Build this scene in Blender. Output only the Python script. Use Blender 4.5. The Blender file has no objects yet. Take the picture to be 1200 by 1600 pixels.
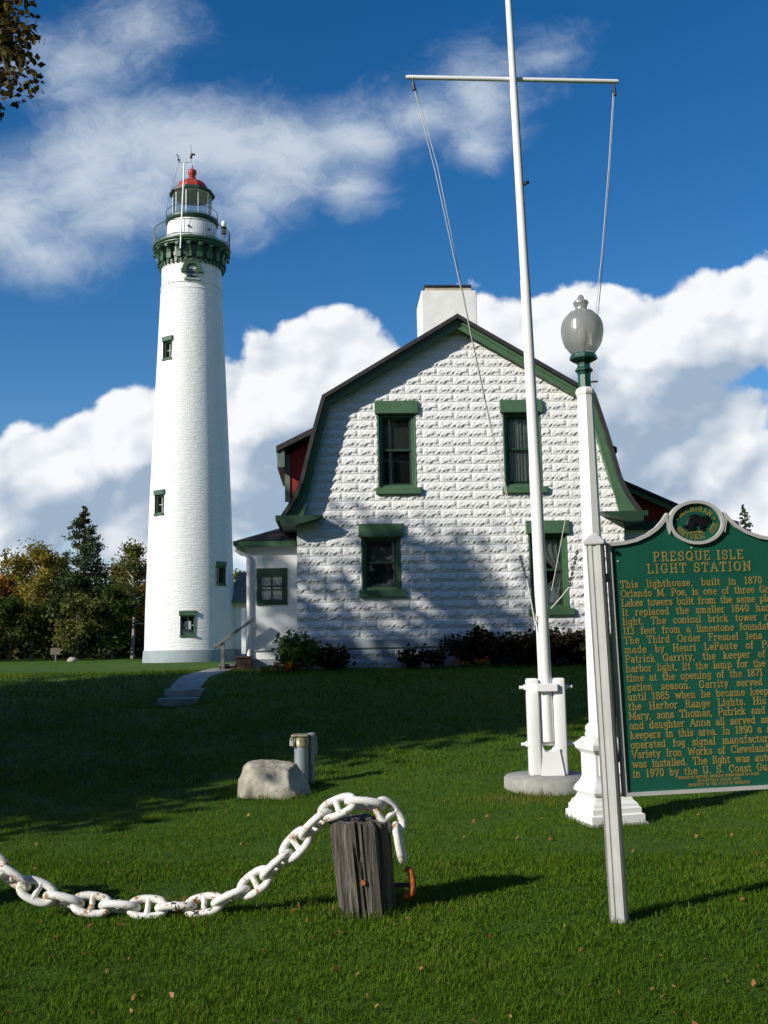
import bpy, bmesh, math, random
import numpy as np
from mathutils import Matrix, Vector
R = math.radians
sc = bpy.context.scene
COL = sc.collection

# ------------------------------------------------------------------ camera
F = 1555.0                                   # focal length in photograph pixels (1200 x 1600)
PITCH, ROLL = R(7.33), R(-1.15)
EYE = np.array([0, 0, 1.6])
cam = bpy.data.cameras.new('camera')
cam.sensor_fit = 'VERTICAL'; cam.sensor_height = 36.0; cam.lens = 36.0 * F / 1600
cam.clip_start = 0.05; cam.clip_end = 6000
camo = bpy.data.objects.new('camera', cam); COL.objects.link(camo)
CAMROT = Matrix.Rotation(math.pi / 2 + PITCH, 3, 'X') @ Matrix.Rotation(ROLL, 3, 'Z')
camo.location = EYE; camo.rotation_euler = CAMROT.to_euler()
sc.camera = camo
_M = np.array(CAMROT)
def ray(px, py): return _M @ np.array([(px - 600) / F, (800 - py) / F, -1.0])
def at(px, py, d):
    r = ray(px, py); return EYE + r * (d / r[1])

# ------------------------------------------------------------------ view, sun, sky
sc.view_settings.view_transform = 'Standard'; sc.view_settings.look = 'None'
sc.view_settings.exposure = 0.2; sc.view_settings.gamma = 1.0
SUN_AZ, SUN_EL = R(36), R(26.5)              # light travels towards (cos az, sin az)
LX, LY = math.cos(SUN_AZ), math.sin(SUN_AZ)
sun = bpy.data.lights.new('sun', 'SUN'); sun.energy = 4.7; sun.angle = R(0.53); sun.color = (1.0, 0.945, 0.86)
suno = bpy.data.objects.new('sun', sun); COL.objects.link(suno)
to_sun = Vector((-LX * math.cos(SUN_EL), -LY * math.cos(SUN_EL), math.sin(SUN_EL)))
suno.rotation_euler = to_sun.to_track_quat('Z', 'Y').to_euler()
suno.location = (-20, -15, 30)

class X:
    """small wrapper that writes math nodes"""
    def __init__(s, nt, sock): s.nt, s.s = nt, sock
    def _m(s, op, b=None, c=None, clamp=False):
        n = s.nt.nodes.new('ShaderNodeMath'); n.operation = op; n.use_clamp = clamp
        for i, v in enumerate((s, b, c)):
            if v is None: continue
            if isinstance(v, X): s.nt.links.new(v.s, n.inputs[i])
            else: n.inputs[i].default_value = float(v)
        return X(s.nt, n.outputs[0])
    def __add__(s, b): return s._m('ADD', b)
    def __sub__(s, b): return s._m('SUBTRACT', b)
    def __mul__(s, b): return s._m('MULTIPLY', b)
    def __truediv__(s, b): return s._m('DIVIDE', b)
    def max(s, b): return s._m('MAXIMUM', b)
    def min(s, b): return s._m('MINIMUM', b)
    def sqrt(s): return s._m('SQRT')
    def pow(s, b): return s._m('POWER', b)
    def neg(s): return s._m('MULTIPLY', -1.0)
    def clamp(s): return s._m('ADD', 0.0, clamp=True)
    def step(s, a, b):
        n = s.nt.nodes.new('ShaderNodeMapRange'); n.interpolation_type = 'SMOOTHSTEP'
        s.nt.links.new(s.s, n.inputs[0]); n.inputs[1].default_value = a; n.inputs[2].default_value = b
        return X(s.nt, n.outputs[0])
def vec(nt, a, b, c):
    n = nt.nodes.new('ShaderNodeCombineXYZ')
    for i, v in enumerate((a, b, c)):
        if isinstance(v, X): nt.links.new(v.s, n.inputs[i])
        else: n.inputs[i].default_value = float(v)
    return n.outputs[0]
def noise(nt, v, scale, detail=4, rough=0.55, dist=0.0, dim='3D'):
    n = nt.nodes.new('ShaderNodeTexNoise'); n.noise_dimensions = dim; n.inputs['Scale'].default_value = scale
    n.inputs['Detail'].default_value = detail; n.inputs['Roughness'].default_value = rough
    n.inputs['Distortion'].default_value = dist
    if v is not None: nt.links.new(v, n.inputs['Vector'])
    return X(nt, n.outputs['Fac'])
def mixc(nt, f, a, b):
    n = nt.nodes.new('ShaderNodeMix'); n.data_type = 'RGBA'; n.clamp_factor = True
    def put(sock, v):
        if isinstance(v, X): nt.links.new(v.s, sock)
        elif isinstance(v, (tuple, list)): sock.default_value = (*v[:3], 1)
        elif isinstance(v, (int, float)): sock.default_value = v
        else: nt.links.new(v, sock)
    put(n.inputs[0], f); put(n.inputs[6], a); put(n.inputs[7], b)
    return n.outputs[2]

world = bpy.data.worlds.new('World'); sc.world = world; world.use_nodes = True
def build_sky():
    nt = world.node_tree; nt.nodes.clear()
    out = nt.nodes.new('ShaderNodeOutputWorld'); bg = nt.nodes.new('ShaderNodeBackground')
    bg.inputs[1].default_value = 0.1; nt.links.new(bg.outputs[0], out.inputs[0])
    sky = nt.nodes.new('ShaderNodeTexSky'); sky.sky_type = 'NISHITA'; sky.sun_disc = False
    sky.sun_elevation = SUN_EL; sky.sun_rotation = math.atan2(to_sun.x, to_sun.y)
    sky.air_density = 1.0; sky.dust_density = 0.3; sky.ozone_density = 2.0; sky.altitude = 200
    hsv = nt.nodes.new('ShaderNodeHueSaturation'); hsv.inputs['Saturation'].default_value = 1.42
    hsv.inputs['Hue'].default_value = 0.506; hsv.inputs['Value'].default_value = 1.02
    nt.links.new(sky.outputs[0], hsv.inputs['Color'])
    tc = nt.nodes.new('ShaderNodeTexCoord'); sp = nt.nodes.new('ShaderNodeSeparateXYZ')
    nt.links.new(tc.outputs['Generated'], sp.inputs[0])
    x, y, z = (X(nt, sp.outputs[i]) for i in range(3))
    ya = (y * y + 0.0004).sqrt()
    u, v = x / ya, z / ya
    # turbulence used by both cloud layers
    p = vec(nt, u, v * 1.15, 0.0)
    def voro(vsock, scale):
        n = nt.nodes.new('ShaderNodeTexVoronoi'); n.feature = 'SMOOTH_F1'; n.voronoi_dimensions = '2D'
        n.inputs['Scale'].default_value = scale; n.inputs['Smoothness'].default_value = .35; nt.links.new(vsock, n.inputs['Vector']); return X(nt, n.outputs['Distance'])
    wx, wy = noise(nt, p, 9.0, 4, .6, 0, '2D'), noise(nt, vec(nt, u + 7.3, v * 1.15 + 3.1, 0.0), 9.0, 4, .6, 0, '2D')
    def warped(du, dv, k): return vec(nt, u + (wx - .5) * k + du, v * 1.15 + (wy - .5) * k + dv, 0.0)
    n1 = noise(nt, p, 6.0, 6, 0.58, 0, '2D')
    n2 = noise(nt, p, 30.0, 5, 0.62, 0, '2D')
    f1 = voro(warped(0, 0, .07), 13.0); f2 = voro(warped(0, 0, .04), 34.0)
    g1 = voro(warped(-.018, .022, .07), 13.0); g2 = voro(warped(-.008, .010, .04), 34.0)
    def uv(px, py):
        r = ray(px, py); return r[0] / r[1], r[2] / r[1]
    def field(L, k, du=0.0, dv=0.0):
        r = None
        for t in L:
            px, py, rx, ry = t[:4]; u0, v0 = uv(px, py)
            a = (u - (u0 - du)) * (F / rx); b_ = (v - (v0 - dv)) * (F / ry * 0.93)
            q = (a * a + b_ * b_).sqrt()._m('MULTIPLY_ADD', -1.0, 1.0)
            if len(t) > 4: q = q * t[4]
            r = q if r is None else r._m('SMOOTH_MAX', q, k)
        return r
    CUM = [(-40, 830, 200, 120), (80, 760, 130, 90), (150, 705, 80, 75), (215, 690, 95, 90), (300, 690, 130, 110), (230, 790, 230, 90),
           (395, 650, 105, 110), (450, 600, 105, 100), (530, 582, 110, 95), (590, 600, 80, 85), (560, 720, 260, 180),
           (760, 560, 110, 115), (820, 545, 120, 95), (930, 530, 120, 95), (1030, 555, 130, 100), (1120, 515, 115, 110),
           (1200, 490, 110, 105), (1290, 500, 150, 150), (980, 640, 240, 120), (900, 760, 260, 90), (1240, 760, 120, 70), (1130, 800, 130, 60), (1480, 640, 260, 220), (-330, 700, 260, 200)]
    cum = field(CUM, .12)
    turb = (n1 - 0.5) * 0.42 + (f1 - .42) * -.36 + (f2 - .42) * -.18 + (n2 - 0.5) * 0.26
    a_cum = (cum + turb).step(-.01, 0.17)
    DEEP = [(60, 780, 170, 110), (240, 720, 190, 130), (400, 660, 120, 130), (540, 610, 170, 120), (560, 740, 260, 170), (850, 570, 190, 130), (1040, 550, 190, 120), (1230, 470, 190, 150), (970, 680, 260, 130)]
    deep = field(DEEP, .15, -.022, .05)
    # thin high cloud
    WIS = [(20, 330, 200, 120), (150, 280, 180, 130), (230, 215, 160, 120), (330, 225, 150, 100), (450, 235, 160, 80), (560, 215, 150, 75),
           (660, 175, 140, 80), (750, 150, 120, 100), (740, 230, 80, 55, .9), (550, 290, 80, 65, .7), (110, 105, 170, 80, .68), (220, 40, 130, 70, .45), (70, 400, 130, 70, .8), (400, 300, 130, 80, .7), (850, 90, 100, 60, .45), (-250, 300, 300, 160), (1500, 150, 220, 120, .8)]
    wis = field(WIS, .35)
    pw = vec(nt, u * 0.85 + v * 0.25 + (wx - .5) * .09, v * 1.3 - u * 0.2 + (wy - .5) * .09, 3.0)
    nw = noise(nt, pw, 9.0, 7, 0.64, 0, '2D'); nw2 = noise(nt, pw, 3.6, 3, .55, 0, '2D')
    a_wis = (wis * .95 + (nw - 0.5) * 1.05 + (nw2 - .5) * .6 + 0.12).step(0.0, 1.0) * 0.86
    # scattered cloud behind the camera
    back = (noise(nt, tc.outputs['Generated'], 3.0, 7, 0.6)).step(0.6, 0.75) * y.step(0.05, -0.15) * z.step(0.0, 0.12)
    # relief of the cumulus: bright where a puff faces the sun, grey deep inside and underneath
    GREY = [(100, 810, 230, 110), (250, 770, 150, 80), (440, 770, 260, 120), (980, 690, 250, 110), (1150, 610, 120, 60)]
    grey = (field(GREY, .3) * .55 + deep * .75 + (n1 - 0.5) * 1.0 + (f1 - .42) * .5).step(0.05, 0.95)
    rel = (g1 - f1) * .62 + (g2 - f2) * .38 + (n2 - .5) * .36 + (n1 - .5) * .45 + 0.93 - grey * 0.90
    ccol = mixc(nt, rel.clamp(), (3.0, 3.9, 5.1), (8.2, 8.35, 8.6))
    wcol = mixc(nt, (nw * 1.5 - 0.22 + wis * 0.45).clamp(), (2.7, 3.9, 5.6), (5.6, 6.2, 6.9))
    blue = mixc(nt, z.step(.2, .03) * .8, hsv.outputs[0], (5.2, 6.3, 7.6))
    c = mixc(nt, a_wis, blue, wcol)
    c = mixc(nt, a_cum, c, ccol)
    c = mixc(nt, back, c, (6.5, 6.8, 7.2))
    nt.links.new(c, bg.inputs[0])
build_sky()

# ------------------------------------------------------------------ materials
MATS = {}
def newmat(name):
    m = bpy.data.materials.new(name); m.use_nodes = True
    nt = m.node_tree; b = nt.nodes['Principled BSDF']; MATS[name] = m
    return m, nt, b
def objco(nt, kind='Object'):
    return nt.nodes.new('ShaderNodeTexCoord').outputs[kind]
def stretch(nt, co, s):
    n = nt.nodes.new('ShaderNodeMapping'); n.inputs['Scale'].default_value = s; nt.links.new(co, n.inputs['Vector']); return n.outputs[0]
def bump(nt, b, h, strength, dist):
    n = nt.nodes.new('ShaderNodeBump'); n.inputs['Strength'].default_value = strength; n.inputs['Distance'].default_value = dist
    nt.links.new(h.s, n.inputs['Height']); nt.links.new(n.outputs[0], b.inputs['Normal'])
def paint(name, col, rough=0.5, var=0.12, scale=3.0, bs=0.25, bscale=40.0, bd=0.004, dirt=None, dirt_amt=0.3, metal=0.0, sx=(1, 1, 1), spec=0.4):
    m, nt, b = newmat(name); co = stretch(nt, objco(nt), sx)
    n = noise(nt, co, scale, 6, 0.6)
    lo = tuple(c * (1 - var) for c in col); hi = tuple(min(1, c * (1 + var * .6)) for c in col)
    c = mixc(nt, n.step(0.3, 0.7), lo, hi)
    if dirt:
        c = mixc(nt, noise(nt, co, scale * 2.3, 8, 0.65).step(0.62, 0.62 + dirt_amt), c, dirt)
    nt.links.new(c, b.inputs['Base Color'])
    b.inputs['Roughness'].default_value = rough; b.inputs['Metallic'].default_value = metal
    b.inputs['Specular IOR Level'].default_value = spec
    if bs: bump(nt, b, noise(nt, co, bscale, 5, 0.6), bs, bd)
    return m
M_white = paint('white_paint', (.8, .8, .78), .45, .04, 2.0, .12, 60, .002, dirt=(.6, .57, .5), dirt_amt=.3)
M_block = paint('white_block_paint', (.8, .8, .775), .6, .05, 5.0, .35, 90, .003, dirt=(.66, .62, .52), dirt_amt=.25)
M_foundation = paint('grey_foundation_paint', (.36, .40, .42), .7, .1, 3.0, .3, 60, .004, dirt=(.25, .25, .2), dirt_amt=.3)
M_tower = paint('white_brick_paint', (.82, .82, .8), .55, .03, 1.2, .9, 5.0, .035, sx=(1, 1, 1))
M_green = paint('green_paint', (.075, .15, .078), .45, .12, 4.0, .1, 40, .002)
M_towergreen = paint('tower_green_paint', (.05, .105, .06), .45, .15, 4.0, .1, 40, .002)
M_dkgreen = paint('dark_green_paint', (.025, .06, .035), .45, .15, 4.0, .1, 40, .002)
M_lampgreen = paint('lamp_green_paint', (.012, .06, .045), .35, .15, 6.0, .1, 50, .002)
M_grey = paint('grey_stone_paint', (.27, .31, .32), .7, .1, 2.0, .3, 12, .01)
M_shingle = paint('dark_roof_shingle', (.035, .035, .035), .85, .3, 6.0, .5, 25, .01)
M_greyroof = paint('grey_roof_shingle', (.15, .15, .15), .85, .35, 6.0, .5, 25, .01)
M_red = paint('red_shingle', (.25, .02, .016), .7, .18, 8.0, .4, 20, .01, sx=(1, 1, 3))
M_dome = paint('red_dome_paint', (.36, .045, .026), .4, .15, 2.0, .1, 20, .003)
M_signgreen = paint('sign_green_enamel', (.008, .085, .055), .4, .12, 4.0, .08, 60, .001)
M_alu = paint('aluminium', (.43, .43, .41), .5, .1, 6.0, .12, 80, .001, metal=.0)
M_gold = paint('gold_lettering', (.24, .2, .055), .5, .25, 30.0, 0)
M_black = paint('black_enamel', (.008, .008, .01), .3, .2, 20.0, .3, 120, .002)
M_conc = paint('concrete', (.3, .3, .27), .85, .25, 6.0, .5, 40, .006, dirt=(.2, .19, .13), dirt_amt=.2)
M_path = paint('path_concrete', (.4, .38, .33), .85, .2, 3.0, .4, 30, .006, dirt=(.22, .2, .12), dirt_amt=.2)
M_galv = paint('galvanised_pipe', (.3, .34, .36), .45, .15, 8.0, .15, 50, .002, metal=.3)
M_brass = paint('weathered_brass', (.3, .27, .17), .45, .3, 30.0, .2, 80, .002, metal=.4, dirt=(.2, .07, .02), dirt_amt=.1)
M_rust = paint('rust', (.38, .11, .025), .85, .35, 40.0, .5, 120, .003)
M_bwood = paint('brown_step_wood', (.06, .035, .022), .75, .3, 6.0, .4, 30, .004)
M_gwood = paint('grey_rail_wood', (.16, .16, .15), .75, .25, 6.0, .3, 30, .004)
M_darkmetal = paint('dark_metal', (.03, .035, .04), .5, .2, 10, .1, 40, .001, metal=.3)
M_tan = paint('tan_ceiling', (.62, .5, .33), .7, .15, 2.0, 0)
M_fabric = paint('white_curtain', (.8, .8, .76), .9, .1, 8.0, 0)
M_trunk = paint('bark', (.07, .058, .045), .9, .4, 6.0, .8, 18, .03, sx=(1, 1, .3))
M_palebark = paint('pale_bark', (.3, .28, .24), .85, .3, 4.0, .4, 14, .02, sx=(1, 1, .5))
M_rope = paint('rope', (.55, .54, .49), .8, .1, 40, .3, 200, .001)
M_lens = paint('lens_glass', (.75, .8, .78), .1, .05, 10, 0)
M_chimcap = paint('chimney_cap_stone', (.42, .36, .27), .8, .2, 4.0, .3, 20, .005)
M_inner = paint('dark_room_tone', (.10, .09, .08), .9, .1, 2.0, 0)

# brick courses on the tower: cylindrical UV (metres round, metres up)
def brick_bump():
    nt = M_tower.node_tree; b = nt.nodes['Principled BSDF']
    uvn = nt.nodes.new('ShaderNodeTexCoord').outputs['UV']
    br = nt.nodes.new('ShaderNodeTexBrick'); nt.links.new(uvn, br.inputs['Vector'])
    br.inputs['Scale'].default_value = 1.0; br.inputs['Brick Width'].default_value = .23; br.inputs['Row Height'].default_value = .085
    br.inputs['Mortar Size'].default_value = .012; br.inputs['Mortar Smooth'].default_value = .6
    br.inputs['Color1'].default_value = (1, 1, 1, 1); br.inputs['Color2'].default_value = (.55, .55, .55, 1); br.inputs['Mortar'].default_value = (.1, .1, .1, 1)
    n = noise(nt, stretch(nt, uvn, (1, 5, 1)), 2.4, 6, .65)
    h = X(nt, br.outputs['Color']) * 0.5 + n * 1.4
    bump(nt, b, h, .75, .045)
    co = objco(nt)
    base = mixc(nt, noise(nt, stretch(nt, uvn, (1, .12, 1)), 1.6, 6, .6).step(.35, .75), (.84, .84, .82), (.76, .765, .74))
    base = mixc(nt, noise(nt, stretch(nt, uvn, (1, 4, 1)), 3.0, 6, .7).step(.66, .85), base, (.68, .68, .64))
    nt.links.new(base, b.inputs['Base Color'])
brick_bump()

def glassmat(name, tint, gloss=.06, refl=1.0):
    m, nt, b = newmat(name); nt.nodes.remove(b)
    out = nt.nodes['Material Output']
    tr = nt.nodes.new('ShaderNodeBsdfTransparent'); tr.inputs[0].default_value = (*tint, 1)
    gl = nt.nodes.new('ShaderNodeBsdfGlossy'); gl.inputs['Roughness'].default_value = .03; gl.inputs[0].default_value = (refl, refl, refl, 1)
    lw = nt.nodes.new('ShaderNodeLayerWeight'); lw.inputs[0].default_value = .3
    f = X(nt, lw.outputs['Fresnel']) * .8 + gloss
    mx = nt.nodes.new('ShaderNodeMixShader'); nt.links.new(f.s, mx.inputs[0]); nt.links.new(tr.outputs[0], mx.inputs[1]); nt.links.new(gl.outputs[0], mx.inputs[2])
    nt.links.new(mx.outputs[0], out.inputs[0]); return m
M_pane = glassmat('window_glass', (.8, .82, .8), .03)
M_clear = glassmat('lantern_glass', (.86, .9, .9), .02)
def globe_mat():
    m, nt, b = newmat('frosted_globe_glass'); nt.nodes.remove(b); out = nt.nodes['Material Output']
    co = objco(nt)
    sp = nt.nodes.new('ShaderNodeSeparateXYZ'); nt.links.new(co, sp.inputs[0])
    ang = X(nt, sp.outputs[1])._m('ARCTAN2', X(nt, sp.outputs[0]))
    rib = (ang * 48.0)._m('SINE') * .5 + (X(nt, sp.outputs[2]) * 500.0)._m('SINE') * .5
    bn = nt.nodes.new('ShaderNodeBump'); bn.inputs['Strength'].default_value = .22; bn.inputs['Distance'].default_value = .003; nt.links.new(rib.s, bn.inputs['Height'])
    df = nt.nodes.new('ShaderNodeBsdfDiffuse'); df.inputs[0].default_value = (.5, .5, .47, 1)
    tl = nt.nodes.new('ShaderNodeBsdfTranslucent'); tl.inputs[0].default_value = (.8, .79, .7, 1)
    rf = nt.nodes.new('ShaderNodeBsdfTransparent'); rf.inputs[0].default_value = (.75, .75, .75, 1)
    gl = nt.nodes.new('ShaderNodeBsdfGlossy'); gl.inputs['Roughness'].default_value = .2
    for s in (df, tl, gl): nt.links.new(bn.outputs[0], s.inputs['Normal'])
    def mix(f, a, c):
        n = nt.nodes.new('ShaderNodeMixShader')
        if isinstance(f, X): nt.links.new(f.s, n.inputs[0])
        else: n.inputs[0].default_value = f
        nt.links.new(a.outputs[0], n.inputs[1]); nt.links.new(c.outputs[0], n.inputs[2]); return n
    lw = nt.nodes.new('ShaderNodeLayerWeight'); lw.inputs[0].default_value = .35
    a = mix(.55, df, tl); a = mix(.34, a, rf); a = mix(X(nt, lw.outputs['Fresnel']) * .55 + .05, a, gl)
    nt.links.new(a.outputs[0], out.inputs[0]); return m
M_globe = globe_mat()

def leafmat(name, cols, trans=.35, rough=.55):
    """cols: list of colours picked per leaf by the 'rnd' attribute"""
    m, nt, b = newmat(name)
    at_ = nt.nodes.new('ShaderNodeAttribute'); at_.attribute_name = 'rnd'
    cr = nt.nodes.new('ShaderNodeValToRGB'); nt.links.new(at_.outputs['Fac'], cr.inputs[0])
    e = cr.color_ramp.elements
    e[0].position = 0; e[0].color = (*cols[0], 1); e[1].position = 1; e[1].color = (*cols[-1], 1)
    for i, c in enumerate(cols[1:-1]):
        k = e.new((i + 1) / (len(cols) - 1)); k.color = (*c, 1)
    nt.links.new(cr.outputs[0], b.inputs['Base Color']); b.inputs['Roughness'].default_value = rough; b.inputs['Specular IOR Level'].default_value = .12
    tl = nt.nodes.new('ShaderNodeBsdfTranslucent'); nt.links.new(cr.outputs[0], tl.inputs[0])
    mx = nt.nodes.new('ShaderNodeMixShader'); mx.inputs[0].default_value = trans
    nt.links.new(b.outputs[0], mx.inputs[1]); nt.links.new(tl.outputs[0], mx.inputs[2])
    nt.links.new(mx.outputs[0], nt.nodes['Material Output'].inputs[0]); return m
M_leafgreen = leafmat('green_leaf', [(.02, .035, .008), (.05, .075, .015), (.08, .1, .02)])
M_leafyellow = leafmat('yellow_leaf', [(.09, .11, .02), (.2, .19, .03), (.3, .23, .035), (.3, .16, .025)])
M_leafolive = leafmat('olive_leaf', [(.07, .085, .025), (.13, .14, .035), (.2, .18, .04)])
M_leaforange = leafmat('orange_leaf', [(.14, .09, .02), (.3, .14, .025), (.34, .12, .02)])
M_conifer = leafmat('conifer_needle', [(.02, .035, .013), (.05, .07, .025), (.09, .105, .04)], .2)
M_overhang = leafmat('brown_green_leaf', [(.03, .03, .01), (.06, .045, .012), (.1, .07, .015), (.16, .11, .02)])
M_shrub = leafmat('shrub_leaf', [(.05, .08, .02), (.12, .19, .04), (.22, .26, .07)])  # leaf colours brightened to stand in for sun on the corner shrub
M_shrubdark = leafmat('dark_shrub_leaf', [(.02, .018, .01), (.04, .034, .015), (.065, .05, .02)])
M_petal = leafmat('orange_petal', [(.5, .12, .01), (.65, .2, .01), (.6, .08, .01)], .3)
M_fallen = leafmat('fallen_leaf', [(.12, .06, .02), (.22, .12, .04), (.32, .19, .08), (.3, .12, .03)], .2)
M_grass = leafmat('grass_blade', [(.033, .08, .004), (.065, .14, .006), (.105, .19, .011), (.19, .18, .04)], .35, .75)

def lawn_mat():
    m, nt, b = newmat('lawn_turf'); co = objco(nt)
    big = noise(nt, co, .35, 5, .6); mid = noise(nt, co, 2.2, 6, .65); fine = noise(nt, co, 38.0, 6, .7)
    c = mixc(nt, fine.step(.3, .72), (.03, .068, .004), (.075, .15, .011))
    c = mixc(nt, (big * .6 + mid * .4).step(.4, .68), c, (.075, .135, .011))
    c = mixc(nt, noise(nt, co, 1.3, 8, .7).step(.63, .8), c, (.1, .11, .03))
    nt.links.new(c, b.inputs['Base Color']); b.inputs['Roughness'].default_value = .8; b.inputs['Specular IOR Level'].default_value = .15
    bump(nt, b, fine + noise(nt, co, 9.0, 4, .6), .8, .03); return m
M_lawn = lawn_mat()

def chain_mat():
    m, nt, b = newmat('chipped_white_paint'); co = objco(nt)
    oi = nt.nodes.new('ShaderNodeObjectInfo')
    ad = nt.nodes.new('ShaderNodeVectorMath'); ad.operation = 'ADD'; nt.links.new(co, ad.inputs[0])
    sc_ = nt.nodes.new('ShaderNodeVectorMath'); sc_.operation = 'SCALE'; sc_.inputs[0].default_value = (7, 5, 3); nt.links.new(oi.outputs['Random'], sc_.inputs['Scale']); nt.links.new(sc_.outputs[0], ad.inputs[1])
    v = ad.outputs[0]
    n = noise(nt, v, 12.0, 8, .7) * .6 + noise(nt, v, 60.0, 5, .7) * .4
    c = mixc(nt, n.step(.525, .575), (.72, .71, .67), (.36, .22, .1))
    c = mixc(nt, n.step(.57, .64), c, (.24, .085, .02))
    nt.links.new(c, b.inputs['Base Color']); b.inputs['Roughness'].default_value = .55
    bump(nt, b, n.neg() + noise(nt, v, 150, 3, .5) * .2, .35, .006); return m
M_chain = chain_mat()
def wood_mat():
    m, nt, b = newmat('weathered_grey_wood'); co = objco(nt)
    g = noise(nt, stretch(nt, co, (1, 1, .035)), 45.0, 8, .7); g2 = noise(nt, stretch(nt, co, (1, 1, .1)), 14.0, 6, .65)
    c = mixc(nt, (g * .6 + g2 * .4).step(.36, .66), (.016, .013, .010), (.20, .18, .148))
    c = mixc(nt, noise(nt, stretch(nt, co, (1, 1, .25)), 7.0, 5, .6).step(.58, .75), c, (.15, .12, .085))
    nt.links.new(c, b.inputs['Base Color']); b.inputs['Roughness'].default_value = .9
    bump(nt, b, g + g2 * .5, 1.0, .02); return m
M_wood = wood_mat()
def rock_mat():
    m, nt, b = newmat('granite_boulder'); co = objco(nt)
    n = noise(nt, co, 5.0, 8, .65); s = noise(nt, co, 70.0, 4, .7)
    c = mixc(nt, n.step(.35, .65), (.27, .25, .195), (.43, .405, .33))
    c = mixc(nt, noise(nt, co, 9.0, 6, .7).step(.58, .72), c, (.2, .2, .15))
    c = mixc(nt, s.step(.6, .75), c, (.17, .15, .12))
    nt.links.new(c, b.inputs['Base Color']); b.inputs['Roughness'].default_value = .9
    bump(nt, b, n + s * .25, .6, .03); return m
M_rock = rock_mat()
def viewpane():
    m, nt, b = newmat('painted_view_pane'); co = objco(nt)
    n = noise(nt, co, 28.0, 5, .7)  # speckled grey paints the bright view and reflection into the pane
    nt.links.new(mixc(nt, n.step(.35, .7), (.22, .21, .2), (.6, .58, .55)), b.inputs['Base Color']); b.inputs['Roughness'].default_value = .25
    bump(nt, b, n, .5, .01); return m
M_viewpane = viewpane()

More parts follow.
